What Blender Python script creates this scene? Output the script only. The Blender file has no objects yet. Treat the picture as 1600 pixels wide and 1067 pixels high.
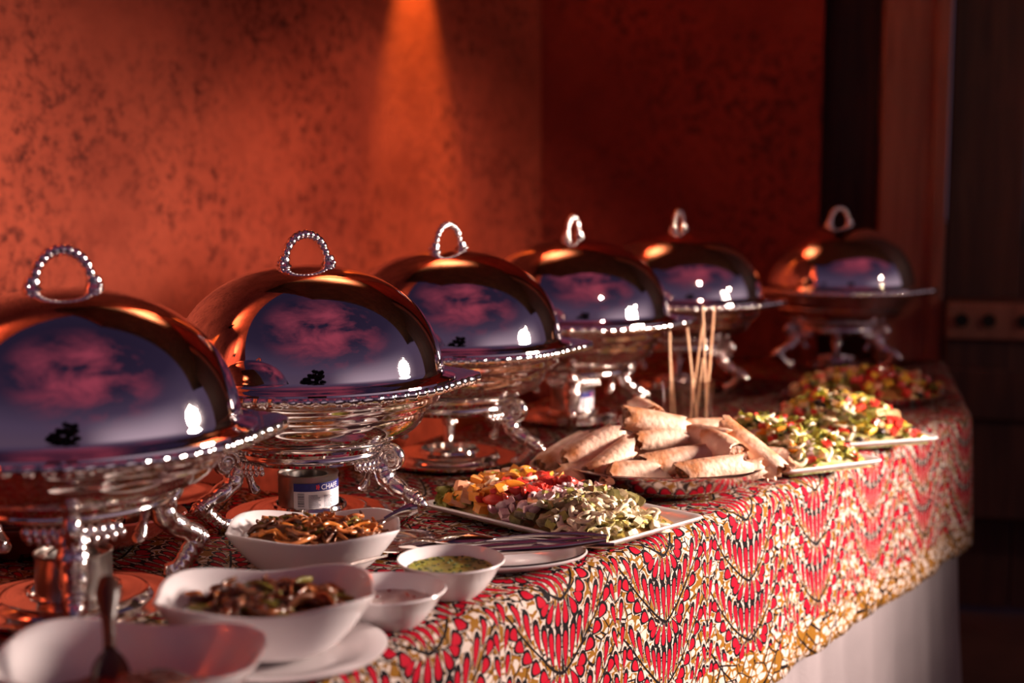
import bpy, bmesh, math, random
from mathutils import Vector, Matrix, noise

random.seed(7)
scene = bpy.context.scene
COL = scene.collection
PI = math.pi
T = 0.75                      # table top height
HC = T + 0.49                 # camera height

# ------------------------------------------------------------------ camera
cam_d = bpy.data.cameras.new('camera')
cam = bpy.data.objects.new('camera', cam_d)
COL.objects.link(cam)
scene.camera = cam
cam_d.sensor_width = 36.0
cam_d.lens = 50.0
cam_d.clip_start = 0.02
PITCH = math.atan((533.5 - 275.0) / 2222.0)
cam.location = (0, 0, HC)
cam.rotation_euler = (PI / 2 - PITCH, 0, 0)
cam_d.dof.use_dof = True
cam_d.dof.focus_distance = 1.93
cam_d.dof.aperture_fstop = 2.4

# ------------------------------------------------------------------ view
scene.view_settings.view_transform = 'Standard'
scene.view_settings.look = 'None'
scene.view_settings.gamma = 1.0
scene.view_settings.use_curve_mapping = False
scene.view_settings.exposure = 0.0

# ------------------------------------------------------------------ world: dusk sky with pink cloud
def build_world():
    w = bpy.data.worlds.new('dusk_sky')
    scene.world = w
    w.use_nodes = True
    nt = w.node_tree
    nt.nodes.clear()
    N, L = nt.nodes.new, nt.links.new
    out = N('ShaderNodeOutputWorld'); bg = N('ShaderNodeBackground')
    tc = N('ShaderNodeTexCoord'); sep = N('ShaderNodeSeparateXYZ')
    L(tc.outputs['Generated'], sep.inputs[0])
    ramp = N('ShaderNodeValToRGB')
    e = ramp.color_ramp.elements
    e[0].position = 0.0; e[0].color = (0.34, 0.21, 0.33, 1)
    e[1].position = 1.0; e[1].color = (0.055, 0.036, 0.095, 1)
    m = e.new(0.30); m.color = (0.26, 0.17, 0.32, 1)
    m = e.new(0.65); m.color = (0.085, 0.055, 0.135, 1)
    L(sep.outputs['Z'], ramp.inputs[0])
    # clouds
    mp = N('ShaderNodeMapping'); mp.inputs['Scale'].default_value = (1.6, 1.6, 3.0)
    mp.inputs['Location'].default_value = (0.35, 0.9, 0.2)
    L(tc.outputs['Generated'], mp.inputs[0])
    ns = N('ShaderNodeTexNoise'); ns.inputs['Scale'].default_value = 1.1
    ns.inputs['Detail'].default_value = 6; ns.inputs['Roughness'].default_value = 0.55
    ns.inputs['Distortion'].default_value = 0.4
    L(mp.outputs[0], ns.inputs['Vector'])
    cr = N('ShaderNodeValToRGB')
    cr.color_ramp.elements[0].position = 0.42; cr.color_ramp.elements[0].color = (0, 0, 0, 1)
    cr.color_ramp.elements[1].position = 0.66; cr.color_ramp.elements[1].color = (1, 1, 1, 1)
    L(ns.outputs['Fac'], cr.inputs[0])
    # the red cloud bank over the south-east
    dot = N('ShaderNodeVectorMath'); dot.operation = 'DOT_PRODUCT'
    a, el = math.radians(142), math.radians(58)
    dot.inputs[1].default_value = (math.sin(a) * math.cos(el), math.cos(a) * math.cos(el), math.sin(el))
    L(tc.outputs['Generated'], dot.inputs[0])
    mr = N('ShaderNodeMapRange'); mr.interpolation_type = 'SMOOTHSTEP'
    mr.inputs['From Min'].default_value = 0.62; mr.inputs['From Max'].default_value = 0.97
    L(dot.outputs['Value'], mr.inputs['Value'])
    mul = N('ShaderNodeMath'); mul.operation = 'MULTIPLY'
    L(mr.outputs[0], mul.inputs[0]); L(cr.outputs[0], mul.inputs[1])
    mix = N('ShaderNodeMix'); mix.data_type = 'RGBA'
    L(mul.outputs[0], mix.inputs['Factor']); L(ramp.outputs[0], mix.inputs['A'])
    mix.inputs['B'].default_value = (1.05, 0.16, 0.28, 1)
    # after-glow low over the horizon where the sun has gone down
    d2 = N('ShaderNodeVectorMath'); d2.operation = 'DOT_PRODUCT'
    a2 = math.radians(112); el2 = math.radians(10)
    d2.inputs[1].default_value = (math.sin(a2) * math.cos(el2), math.cos(a2) * math.cos(el2), math.sin(el2))
    L(tc.outputs['Generated'], d2.inputs[0])
    m2 = N('ShaderNodeMapRange'); m2.interpolation_type = 'SMOOTHSTEP'
    m2.inputs['From Min'].default_value = 0.72; m2.inputs['From Max'].default_value = 1.0
    L(d2.outputs['Value'], m2.inputs['Value'])
    add = N('ShaderNodeMix'); add.data_type = 'RGBA'; add.blend_type = 'ADD'
    lowz = N('ShaderNodeMapRange'); lowz.interpolation_type = 'SMOOTHSTEP'
    lowz.inputs['From Min'].default_value = 0.0; lowz.inputs['From Max'].default_value = 0.42
    lowz.inputs['To Min'].default_value = 1.0; lowz.inputs['To Max'].default_value = 0.0
    L(sep.outputs['Z'], lowz.inputs['Value'])
    gm = N('ShaderNodeMath'); gm.operation = 'MULTIPLY'; L(m2.outputs[0], gm.inputs[0]); L(lowz.outputs[0], gm.inputs[1])
    L(gm.outputs[0], add.inputs['Factor']); L(mix.outputs['Result'], add.inputs['A'])
    add.inputs['B'].default_value = (1.5, 1.15, 1.30, 1)
    L(add.outputs['Result'], bg.inputs['Color'])
    bg.inputs['Strength'].default_value = 0.28
    L(bg.outputs[0], out.inputs[0])
build_world()

# ------------------------------------------------------------------ key lamp (photographer's light on the right)
def spot(name, loc, target, power, color, size_deg, blend, radius):
    d = bpy.data.lights.new(name, 'SPOT')
    d.energy = power; d.color = color; d.spot_size = math.radians(size_deg)
    d.spot_blend = blend; d.shadow_soft_size = radius
    o = bpy.data.objects.new(name, d)
    COL.objects.link(o)
    o.location = loc
    o.rotation_euler = (Vector(target) - Vector(loc)).to_track_quat('-Z', 'Y').to_euler()
    return o
KEY = (2.0, 2.1, T + 0.54)
spot('key_lamp', KEY, (-0.05, 2.12, T - 0.16), 640, (1.0, 0.80, 0.70), 66, 1.0, 0.24)
# small warm lamp added on the right for highlights on the far silver
fl = bpy.data.lights.new('highlight_lamp', 'POINT'); fl.energy = 15; fl.color = (1.0, 0.72, 0.50); fl.shadow_soft_size = 0.03
flo = bpy.data.objects.new('highlight_lamp', fl); COL.objects.link(flo); flo.location = (2.7, 2.3, 1.75)
# warm terrace spotlight that washes the terracotta wall
spot('wall_wash', (1.5, 0.9, 2.6), (-0.26, 3.62, 0.80), 380, (1.0, 0.58, 0.44), 29, 1.0, 0.05)
spot('wall_wash', (-0.6, -0.6, 2.6), (-3.2, 0.55, 2.0), 750, (1.0, 0.58, 0.40), 58, 0.8, 0.05)

# ------------------------------------------------------------------ helpers
def px(x, y, depth):
    """photo pixel and distance from the camera along +Y -> world point"""
    rx, ry = (x - 800.0) / 2222.2, -(y - 533.5) / 2222.2
    d = Vector((rx, math.cos(PITCH) + ry * math.sin(PITCH), -math.sin(PITCH) + ry * math.cos(PITCH)))
    k = depth / d.y
    return Vector((0, 0, HC)) + d * k

def link_bm(name, bm, mat=None, parent=None, smooth=True, bevel=None, sub=0):
    me = bpy.data.meshes.new(name)
    bm.normal_update()
    bm.to_mesh(me); bm.free()
    if smooth:
        for p in me.polygons: p.use_smooth = True
        me.set_sharp_from_angle(angle=math.radians(42))
    o = bpy.data.objects.new(name, me)
    COL.objects.link(o)
    if mat:
        for m_ in (mat if isinstance(mat, (list, tuple)) else [mat]): me.materials.append(m_)
    if parent: o.parent = parent
    if bevel:
        b = o.modifiers.new('bevel', 'BEVEL'); b.width = bevel; b.segments = 2; b.limit_method = 'ANGLE'
    if sub:
        s = o.modifiers.new('sub', 'SUBSURF'); s.levels = sub; s.render_levels = sub
    return o

def tag(o, label=None, cat=None, group=None, kind=None):
    if label: o['label'] = label
    if cat: o['category'] = cat
    if group: o['group'] = group
    if kind: o['kind'] = kind
    return o

def thing(name, label, cat, loc=(0, 0, 0), rot=0.0, group=None):
    o = bpy.data.objects.new(name, None)
    o.empty_display_size = 0.02
    COL.objects.link(o)
    o.location = loc
    o.rotation_euler = (0, 0, rot)
    return tag(o, label, cat, group)

def kids(o):
    return [c for c in list(COL.objects) if c.parent == o]

def copy_tree(o, parent=None):
    c = o.copy(); COL.objects.link(c)
    if parent is not None: c.parent = parent
    for k in list(o.children): copy_tree(k, c)
    return c

def lathe(prof, seg=64, bm=None, rfun=None, sx=1.0, sy=1.0, off=(0, 0, 0)):
    """revolve (r, z) points; r == 0 closes the end"""
    bm = bm or bmesh.new()
    rings = []
    for r, z in prof:
        if r <= 1e-6:
            rings.append([bm.verts.new((off[0], off[1], z + off[2]))])
        else:
            ring = []
            for i in range(seg):
                a = 2 * PI * i / seg
                rr = r if rfun is None else rfun(r, z, a)
                ring.append(bm.verts.new((off[0] + rr * math.cos(a) * sx, off[1] + rr * math.sin(a) * sy, z + off[2])))
            rings.append(ring)
    for A, B in zip(rings[:-1], rings[1:]):
        if len(A) == 1 and len(B) == 1: continue
        if len(A) == 1:
            for i in range(seg): bm.faces.new((A[0], B[(i + 1) % seg], B[i]))
        elif len(B) == 1:
            for i in range(seg): bm.faces.new((A[i], A[(i + 1) % seg], B[0]))
        else:
            for i in range(seg):
                j = (i + 1) % seg
                bm.faces.new((A[i], A[j], B[j], B[i]))
    bmesh.ops.recalc_face_normals(bm, faces=bm.faces)
    if prof[0][0] <= 1e-6 and prof[-1][0] <= 1e-6 and bm.calc_volume(signed=True) < 0:
        bmesh.ops.reverse_faces(bm, faces=bm.faces)
    return bm

def tube(pts, rad, seg=10, bm=None, cap=True, flat=1.0):
    """sweep a circle of varying radius along points"""
    bm = bm or bmesh.new()
    pts = [Vector(p) for p in pts]
    n = len(pts)
    if not isinstance(rad, (list, tuple)): rad = [rad] * n
    t0 = (pts[1] - pts[0]).normalized()
    ref = Vector((0, 0, 1)) if abs(t0.z) < 0.9 else Vector((0, 1, 0))
    nrm = (ref - t0 * ref.dot(t0)).normalized()
    rings = []
    for i, p in enumerate(pts):
        t = (pts[min(i + 1, n - 1)] - pts[max(i - 1, 0)]).normalized()
        nrm = (nrm - t * nrm.dot(t))
        nrm = nrm.normalized() if nrm.length > 1e-6 else t.orthogonal().normalized()
        b = t.cross(nrm)
        rings.append([bm.verts.new(p + (nrm * math.cos(2 * PI * k / seg) + b * math.sin(2 * PI * k / seg) * flat) * rad[i]) for k in range(seg)])
    for A, B in zip(rings[:-1], rings[1:]):
        for k in range(seg):
            bm.faces.new((A[k], A[(k + 1) % seg], B[(k + 1) % seg], B[k]))
    if cap:
        bm.faces.new(rings[0][::-1]); bm.faces.new(rings[-1])
    bmesh.ops.recalc_face_normals(bm, faces=bm.faces)
    return bm

def blob(bm, loc, scale, sub=2, rot=None):
    M = Matrix.Translation(loc) @ (rot.to_4x4() if rot else Matrix.Identity(4)) @ Matrix.Diagonal((*scale, 1))
    bmesh.ops.create_icosphere(bm, subdivisions=sub, radius=1.0, matrix=M)

def box(bm, lo, hi, M=None):
    c = [(lo[i] + hi[i]) / 2 for i in range(3)]
    s = [hi[i] - lo[i] for i in range(3)]
    mm = (M or Matrix.Identity(4)) @ Matrix.Translation(c) @ Matrix.Diagonal((*s, 1))
    bmesh.ops.create_cube(bm, size=1.0, matrix=mm)

def catmull(pts, n=8):
    P = [Vector(p) for p in pts]
    P = [P[0] * 2 - P[1]] + P + [P[-1] * 2 - P[-2]]
    out = []
    for i in range(1, len(P) - 2):
        for k in range(n):
            t = k / n
            a, b, c, d = P[i - 1], P[i], P[i + 1], P[i + 2]
            out.append(0.5 * ((2 * b) + (c - a) * t + (2 * a - 5 * b + 4 * c - d) * t * t + (-a + 3 * b - 3 * c + d) * t ** 3))
    out.append(P[-2])
    return out

def lerp_list(vals, n):
    out = []
    for i in range(n):
        f = i / (n - 1) * (len(vals) - 1)
        k = min(int(f), len(vals) - 2)
        out.append(vals[k] + (vals[k + 1] - vals[k]) * (f - k))
    return out

# ------------------------------------------------------------------ materials
def mat(name, color, rough=0.5, metal=0.0, noise_scale=None, color2=None, lo=0.35, hi=0.65, bump=0.0,
        bump_scale=None, spec=0.5, trans=0.0, ior=1.45, sss=0.0, coat=0.0, rough2=None, obj_var=0.0, coords='Object'):
    m = bpy.data.materials.new(name); m.use_nodes = True
    nt = m.node_tree; N, L = nt.nodes.new, nt.links.new
    b = nt.nodes['Principled BSDF']
    b.inputs['Base Color'].default_value = (*color, 1)
    b.inputs['Roughness'].default_value = rough
    b.inputs['Metallic'].default_value = metal
    b.inputs['Specular IOR Level'].default_value = spec
    b.inputs['IOR'].default_value = ior
    if trans: b.inputs['Transmission Weight'].default_value = trans
    if coat: b.inputs['Coat Weight'].default_value = coat; b.inputs['Coat Roughness'].default_value = 0.08
    if sss:
        b.inputs['Subsurface Weight'].default_value = sss
        b.inputs['Subsurface Radius'].default_value = (0.006, 0.003, 0.002)
    tc = N('ShaderNodeTexCoord')
    if noise_scale:
        n = N('ShaderNodeTexNoise'); n.inputs['Scale'].default_value = noise_scale
        n.inputs['Detail'].default_value = 5
        L(tc.outputs[coords], n.inputs['Vector'])
        r = N('ShaderNodeValToRGB')
        r.color_ramp.elements[0].position = lo; r.color_ramp.elements[0].color = (*color, 1)
        r.color_ramp.elements[1].position = hi; r.color_ramp.elements[1].color = (*(color2 or color), 1)
        L(n.outputs['Fac'], r.inputs[0])
        last = r.outputs[0]
        if obj_var:
            oi = N('ShaderNodeObjectInfo')
            mr = N('ShaderNodeMapRange'); mr.inputs['To Min'].default_value = 1 - obj_var; mr.inputs['To Max'].default_value = 1 + obj_var
            L(oi.outputs['Random'], mr.inputs['Value'])
            hs = N('ShaderNodeHueSaturation'); L(mr.outputs[0], hs.inputs['Value']); L(last, hs.inputs['Color'])
            last = hs.outputs[0]
        L(last, b.inputs['Base Color'])
        if rough2 is not None:
            mr = N('ShaderNodeMapRange'); mr.inputs['To Min'].default_value = rough; mr.inputs['To Max'].default_value = rough2
            L(n.outputs['Fac'], mr.inputs['Value']); L(mr.outputs[0], b.inputs['Roughness'])
    if bump:
        n2 = N('ShaderNodeTexNoise'); n2.inputs['Scale'].default_value = bump_scale or noise_scale or 50
        n2.inputs['Detail'].default_value = 6
        L(tc.outputs[coords], n2.inputs['Vector'])
        bp = N('ShaderNodeBump'); bp.inputs['Strength'].default_value = bump; bp.inputs['Distance'].default_value = 0.004
        L(n2.outputs['Fac'], bp.inputs['Height']); L(bp.outputs[0], b.inputs['Normal'])
    return m

def silver(name, color, rough, scratch):
    """polished plate with fine scratches and a few cloudy polish marks"""
    m = bpy.data.materials.new(name); m.use_nodes = True
    nt = m.node_tree; N, L = nt.nodes.new, nt.links.new
    b = nt.nodes['Principled BSDF']
    b.inputs['Base Color'].default_value = (*color, 1)
    b.inputs['Metallic'].default_value = 1.0
    tc = N('ShaderNodeTexCoord')
    n = N('ShaderNodeTexNoise'); n.inputs['Scale'].default_value = 9; n.inputs['Detail'].default_value = 8; n.inputs['Roughness'].default_value = 0.7
    L(tc.outputs['Object'], n.inputs['Vector'])
    mr = N('ShaderNodeMapRange'); mr.inputs['From Min'].default_value = 0.45; mr.inputs['From Max'].default_value = 0.75
    mr.inputs['To Min'].default_value = rough; mr.inputs['To Max'].default_value = rough + 0.07
    L(n.outputs['Fac'], mr.inputs['Value']); L(mr.outputs[0], b.inputs['Roughness'])
    mp = N('ShaderNodeMapping'); mp.inputs['Scale'].default_value = (6, 6, 260)
    L(tc.outputs['Object'], mp.inputs[0])
    n2 = N('ShaderNodeTexNoise'); n2.inputs['Scale'].default_value = 3; n2.inputs['Detail'].default_value = 3
    L(mp.outputs[0], n2.inputs['Vector'])
    bp = N('ShaderNodeBump'); bp.inputs['Strength'].default_value = scratch; bp.inputs['Distance'].default_value = 0.0006
    L(n2.outputs['Fac'], bp.inputs['Height']); L(bp.outputs[0], b.inputs['Normal'])
    return m

M_LID = silver('polished_lid_silver', (0.88, 0.82, 0.82), 0.025, 0.02)
M_SILVER = silver('silver_plate', (0.95, 0.88, 0.82), 0.07, 0.004)
M_TRAY = silver('tray_silver', (0.70, 0.60, 0.56), 0.16, 0.03)
M_ORNATE = mat('cast_silver', (0.95, 0.89, 0.85), 0.13, 1.0, bump=0.22, bump_scale=120)
M_STEEL = mat('cutlery_steel', (0.58, 0.52, 0.48), 0.10, 1.0)
M_DULL = mat('dull_dark_steel', (0.16, 0.13, 0.12), 0.42, 1.0)
M_TIN = mat('tin_can_metal', (0.45, 0.40, 0.37), 0.28, 1.0, 30, (0.38, 0.33, 0.30))
M_PORC = mat('white_porcelain', (0.80, 0.74, 0.74), 0.12, 0, 6, (0.77, 0.71, 0.71), coat=0.4)
M_PLATE = mat('white_platter_glaze', (0.84, 0.78, 0.76), 0.15, 0, 5, (0.80, 0.74, 0.72), coat=0.3)
M_SOOT = mat('dark_fuel_gel', (0.02, 0.015, 0.012), 0.4, 0, 20, (0.03, 0.02, 0.015))

def plaster(name, base, dark, speck, lo=0.62, hi=0.70):
    m = bpy.data.materials.new(name); m.use_nodes = True
    nt = m.node_tree; N, L = nt.nodes.new, nt.links.new
    b = nt.nodes['Principled BSDF']; b.inputs['Roughness'].default_value = 0.85
    b.inputs['Specular IOR Level'].default_value = 0.2
    tc = N('ShaderNodeTexCoord')
    n1 = N('ShaderNodeTexNoise'); n1.inputs['Scale'].default_value = 2.3; n1.inputs['Detail'].default_value = 8; n1.inputs['Roughness'].default_value = 0.70
    L(tc.outputs['Object'], n1.inputs['Vector'])
    r1 = N('ShaderNodeValToRGB')
    r1.color_ramp.elements[0].position = 0.30; r1.color_ramp.elements[0].color = (*dark, 1)
    r1.color_ramp.elements[1].position = 0.66; r1.color_ramp.elements[1].color = (*base, 1)
    L(n1.outputs['Fac'], r1.inputs[0])
    n2 = N('ShaderNodeTexNoise'); n2.inputs['Scale'].default_value = 42; n2.inputs['Detail'].default_value = 9; n2.inputs['Roughness'].default_value = 0.7
    mp = N('ShaderNodeMapping'); mp.inputs['Scale'].default_value = (1.0, 1.0, 0.85)
    L(tc.outputs['Object'], mp.inputs[0]); L(mp.outputs[0], n2.inputs['Vector'])
    r2 = N('ShaderNodeValToRGB')
    r2.color_ramp.elements[0].position = lo - 0.06; r2.color_ramp.elements[0].color = (0, 0, 0, 1)
    r2.color_ramp.elements[1].position = hi; r2.color_ramp.elements[1].color = (1, 1, 1, 1)
    L(n2.outputs['Fac'], r2.inputs[0])
    # specks cluster in patches
    n3 = N('ShaderNodeTexNoise'); n3.inputs['Scale'].default_value = 3.1; n3.inputs['Detail'].default_value = 3
    L(tc.outputs['Object'], n3.inputs['Vector'])
    r3 = N('ShaderNodeValToRGB'); r3.color_ramp.elements[0].position = 0.36; r3.color_ramp.elements[1].position = 0.60
    L(n3.outputs['Fac'], r3.inputs[0])
    mm = N('ShaderNodeMath'); mm.operation = 'MULTIPLY'; L(r2.outputs[0], mm.inputs[0]); L(r3.outputs[0], mm.inputs[1])
    mx = N('ShaderNodeMix'); mx.data_type = 'RGBA'
    L(mm.outputs[0], mx.inputs['Factor']); L(r1.outputs[0], mx.inputs['A']); mx.inputs['B'].default_value = (*speck, 1)
    L(mx.outputs['Result'], b.inputs['Base Color'])
    bp = N('ShaderNodeBump'); bp.inputs['Strength'].default_value = 0.35; bp.inputs['Distance'].default_value = 0.01
    L(n2.outputs['Fac'], bp.inputs['Height']); L(bp.outputs[0], b.inputs['Normal'])
    return m
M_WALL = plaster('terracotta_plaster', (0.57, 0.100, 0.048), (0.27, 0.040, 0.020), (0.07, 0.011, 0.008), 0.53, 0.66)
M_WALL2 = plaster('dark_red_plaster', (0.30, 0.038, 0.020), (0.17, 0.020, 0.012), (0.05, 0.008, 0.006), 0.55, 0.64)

def wood(name, c1, c2, scale=(14, 14, 1.2), rough=0.6):
    m = bpy.data.materials.new(name); m.use_nodes = True
    nt = m.node_tree; N, L = nt.nodes.new, nt.links.new
    b = nt.nodes['Principled BSDF']; b.inputs['Roughness'].default_value = rough
    tc = N('ShaderNodeTexCoord'); mp = N('ShaderNodeMapping'); mp.inputs['Scale'].default_value = scale
    L(tc.outputs['Object'], mp.inputs[0])
    n = N('ShaderNodeTexNoise'); n.inputs['Scale'].default_value = 2.0; n.inputs['Detail'].default_value = 8; n.inputs['Distortion'].default_value = 0.8
    L(mp.outputs[0], n.inputs['Vector'])
    r = N('ShaderNodeValToRGB')
    r.color_ramp.elements[0].position = 0.3; r.color_ramp.elements[0].color = (*c1, 1)
    r.color_ramp.elements[1].position = 0.7; r.color_ramp.elements[1].color = (*c2, 1)
    L(n.outputs['Fac'], r.inputs[0]); L(r.outputs[0], b.inputs['Base Color'])
    bp = N('ShaderNodeBump'); bp.inputs['Strength'].default_value = 0.3; bp.inputs['Distance'].default_value = 0.004
    L(n.outputs['Fac'], bp.inputs['Height']); L(bp.outputs[0], b.inputs['Normal'])
    return m
M_POST = wood('weathered_red_wood', (0.20, 0.065, 0.04), (0.36, 0.13, 0.075))
M_DOOR = wood('dark_brown_wood', (0.045, 0.016, 0.010), (0.10, 0.036, 0.020))
M_STICK = wood('birch_stick', (0.72, 0.42, 0.24), (0.80, 0.50, 0.30), (30, 30, 3))
M_SPOONWOOD = wood('dark_spoon_wood', (0.035, 0.012, 0.008), (0.07, 0.024, 0.014), (30, 30, 3), 0.35)

# ------------------------------------------------------------------ the wax-print cloth
def wax_print():
    m = bpy.data.materials.new('wax_print_cotton'); m.use_nodes = True
    nt = m.node_tree; N, L = nt.nodes.new, nt.links.new
    b = nt.nodes['Principled BSDF']; b.inputs['Roughness'].default_value = 0.75
    b.inputs['Specular IOR Level'].default_value = 0.06
    def math_(op, a, c=None, d=None):
        n = N('ShaderNodeMath'); n.operation = op
        for i, v in enumerate((a, c, d)):
            if v is None: continue
            if isinstance(v, (int, float)): n.inputs[i].default_value = v
            else: L(v, n.inputs[i])
        return n.outputs[0]
    uv = N('ShaderNodeUVMap'); uv.uv_map = 'UVMap'
    wn = N('ShaderNodeTexNoise'); wn.inputs['Scale'].default_value = 9; wn.inputs['Detail'].default_value = 2
    L(uv.outputs[0], wn.inputs['Vector'])
    va = N('ShaderNodeVectorMath'); va.operation = 'MULTIPLY_ADD'
    L(wn.outputs['Color'], va.inputs[0]); va.inputs[1].default_value = (0.012, 0.008, 0); L(uv.outputs[0], va.inputs[2])
    sp = N('ShaderNodeSeparateXYZ'); L(va.outputs[0], sp.inputs[0])
    PX, PY = 0.25, 0.092
    gx = math_('MULTIPLY', math_('PINGPONG', math_('DIVIDE', math_('ADD', sp.outputs[0], 10 * PX - 0.1375), PX / 2), 1.0), PX / 2)
    gy = math_('WRAP', math_('ADD', sp.outputs[1], 10 * PY + 0.062), PY, 0.0)
    cb = N('ShaderNodeCombineXYZ'); L(gx, cb.inputs[0]); L(gy, cb.inputs[1])
    # petal group: teardrop distance in unit space
    g = bpy.data.node_groups.new('petal_field', 'ShaderNodeTree')
    g.interface.new_socket('V', in_out='INPUT', socket_type='NodeSocketVector')
    g.interface.new_socket('D', in_out='OUTPUT', socket_type='NodeSocketFloat')
    gi, go = g.nodes.new('NodeGroupInput'), g.nodes.new('NodeGroupOutput')
    s = g.nodes.new('ShaderNodeSeparateXYZ'); g.links.new(gi.outputs[0], s.inputs[0])
    ma = g.nodes.new('ShaderNodeMath'); ma.operation = 'MULTIPLY_ADD'; g.links.new(s.outputs[1], ma.inputs[0])
    ma.inputs[1].default_value = 0.42; ma.inputs[2].default_value = 0.66
    mx = g.nodes.new('ShaderNodeMath'); mx.operation = 'MAXIMUM'; g.links.new(ma.outputs[0], mx.inputs[0]); mx.inputs[1].default_value = 0.12
    dv = g.nodes.new('ShaderNodeMath'); dv.operation = 'DIVIDE'; g.links.new(s.outputs[0], dv.inputs[0]); g.links.new(mx.outputs[0], dv.inputs[1])
    c = g.nodes.new('ShaderNodeCombineXYZ'); g.links.new(dv.outputs[0], c.inputs[0]); g.links.new(s.outputs[1], c.inputs[1])
    ln = g.nodes.new('ShaderNodeVectorMath'); ln.operation = 'LENGTH'; g.links.new(c.outputs[0], ln.inputs[0])
    g.links.new(ln.outputs['Value'], go.inputs[0])
    n0 = 0.034
    petals = [  # x, y, half length, half width, lean outwards (deg)
        (0.0075, n0 + .026, .026, .0078, 2), (0.0225, n0 + .031, .025, .0074, 8), (0.037, n0 + .042, .021, .0068, 12),
        (0.054, n0 + .054, .020, .0072, 14), (0.074, n0 + .072, .020, .0070, 16), (0.093, n0 + .090, .017, .0062, 18),
        (0.041, n0 + .002, .0105, .0115, 68), (0.059, n0 + .017, .0105, .0115, 60), (0.076, n0 + .034, .0105, .0112, 54),
        (0.090, n0 + .052, .0105, .0108, 46), (0.101, n0 + .070, .0105, .0100, 38),
        (0.0080, n0 - .020, .018, .0084, 175), (0.0245, n0 - .016, .015, .0086, 150), (0.036, n0 - .008, .011, .0092, 122),
        (0.1165, .012, .014, .0060, -14), (0.1165, .043, .014, .0060, -14), (0.1165, .074, .014, .0060, -14)]
    cur = None
    for (x, y, hl, hw, a) in petals:
        for k in (-1, 0, 1):
            yy = y + k * PY
            if yy + hl * 1.3 < 0 or yy - hl * 1.3 > PY: continue
            mp = N('ShaderNodeMapping'); mp.vector_type = 'TEXTURE'
            mp.inputs['Location'].default_value = (x, yy, 0)
            mp.inputs['Rotation'].default_value = (0, 0, -math.radians(a))
            mp.inputs['Scale'].default_value = (hw, hl, 1)
            L(cb.outputs[0], mp.inputs[0])
            gn = N('ShaderNodeGroup'); gn.node_tree = g; L(mp.outputs[0], gn.inputs[0])
            cur = gn.outputs[0] if cur is None else math_('MINIMUM', cur, gn.outputs[0])
    # arms of the fans
    arm = math_('SUBTRACT', gy, math_('ADD', math_('MULTIPLY', math_('POWER', gx, 1.35), 1.85), n0 - 0.003))
    arm = math_('ABSOLUTE', math_('SUBTRACT', math_('PINGPONG', math_('ADD', arm, 10 * PY), PY / 2), 0.0))
    armm = math_('LESS_THAN', arm, 0.0022)
    # crackled ground
    vo = N('ShaderNodeTexVoronoi'); vo.feature = 'DISTANCE_TO_EDGE'; vo.inputs['Scale'].default_value = 78
    mpv = N('ShaderNodeMapping'); mpv.inputs['Scale'].default_value = (0.75, 1.0, 1)
    L(va.outputs[0], mpv.inputs[0]); L(mpv.outputs[0], vo.inputs['Vector'])
    nz = N('ShaderNodeTexNoise'); nz.inputs['Scale'].default_value = 38; nz.inputs['Detail'].default_value = 3
    L(uv.outputs[0], nz.inputs['Vector'])
    thr = math_('MULTIPLY_ADD', nz.outputs['Fac'], 0.62, -0.17)
    mus = math_('LESS_THAN', vo.outputs['Distance'], thr)
    vb = N('ShaderNodeTexVoronoi'); vb.feature = 'DISTANCE_TO_EDGE'; vb.inputs['Scale'].default_value = 30
    L(va.outputs[0], vb.inputs['Vector'])
    vein = math_('LESS_THAN', vb.outputs['Distance'], 0.032)
    def mixc(f, A, B):
        n = N('ShaderNodeMix'); n.data_type = 'RGBA'
        L(f, n.inputs['Factor'])
        for k, v in (('A', A), ('B', B)):
            if isinstance(v, tuple): n.inputs[k].default_value = (*v, 1)
            else: L(v, n.inputs[k])
        return n.outputs['Result']
    WHITE, MUST, BLK, RED = (0.50, 0.41, 0.36), (0.20, 0.085, 0.009), (0.006, 0.003, 0.004), (0.34, 0.002, 0.015)
    col = mixc(mus, WHITE, MUST)
    col = mixc(vein, col, BLK)
    # dotted white halo round every petal
    # the border along the hem carries only the crackle
    hem = math_('LESS_THAN', math_('MULTIPLY_ADD', nz.outputs['Fac'], 0.10, sp.outputs[1]), -0.185)
    cur = math_('MULTIPLY_ADD', hem, 9.0, cur)
    halo = math_('LESS_THAN', cur, 1.36)
    col = mixc(halo, col, WHITE)
    dots = N('ShaderNodeTexVoronoi'); dots.inputs['Scale'].default_value = 260; L(uv.outputs[0], dots.inputs['Vector'])
    dd = math_('MULTIPLY', math_('LESS_THAN', dots.outputs['Distance'], 0.36), halo)
    col = mixc(dd, col, BLK)
    col = mixc(armm, col, BLK)
    col = mixc(math_('LESS_THAN', cur, 1.20), col, BLK)
    col = mixc(math_('LESS_THAN', cur, 0.83), col, RED)
    L(col, b.inputs['Base Color'])
    wv = N('ShaderNodeTexNoise'); wv.inputs['Scale'].default_value = 900; L(uv.outputs[0], wv.inputs['Vector'])
    bp = N('ShaderNodeBump'); bp.inputs['Strength'].default_value = 0.12; bp.inputs['Distance'].default_value = 0.0006
    L(wv.outputs['Fac'], bp.inputs['Height']); L(bp.outputs[0], b.inputs['Normal'])
    return m
M_WAX = wax_print()

# ================================================================== SETTING
P0 = Vector((0.1285, 1.779, 0)); C1 = Vector((0.966, 2.94, 0)); C2 = Vector((1.16, 3.76, 0))
U = (C1 - P0).normalized(); V = Vector((-U.y, U.x, 0))
CORNER = Vector((0.085, 4.2, 0)); WDIR = Vector((0.594, 0.804, 0)).normalized(); EDIR = Vector((0.976, -0.217, 0)).normalized()

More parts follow.
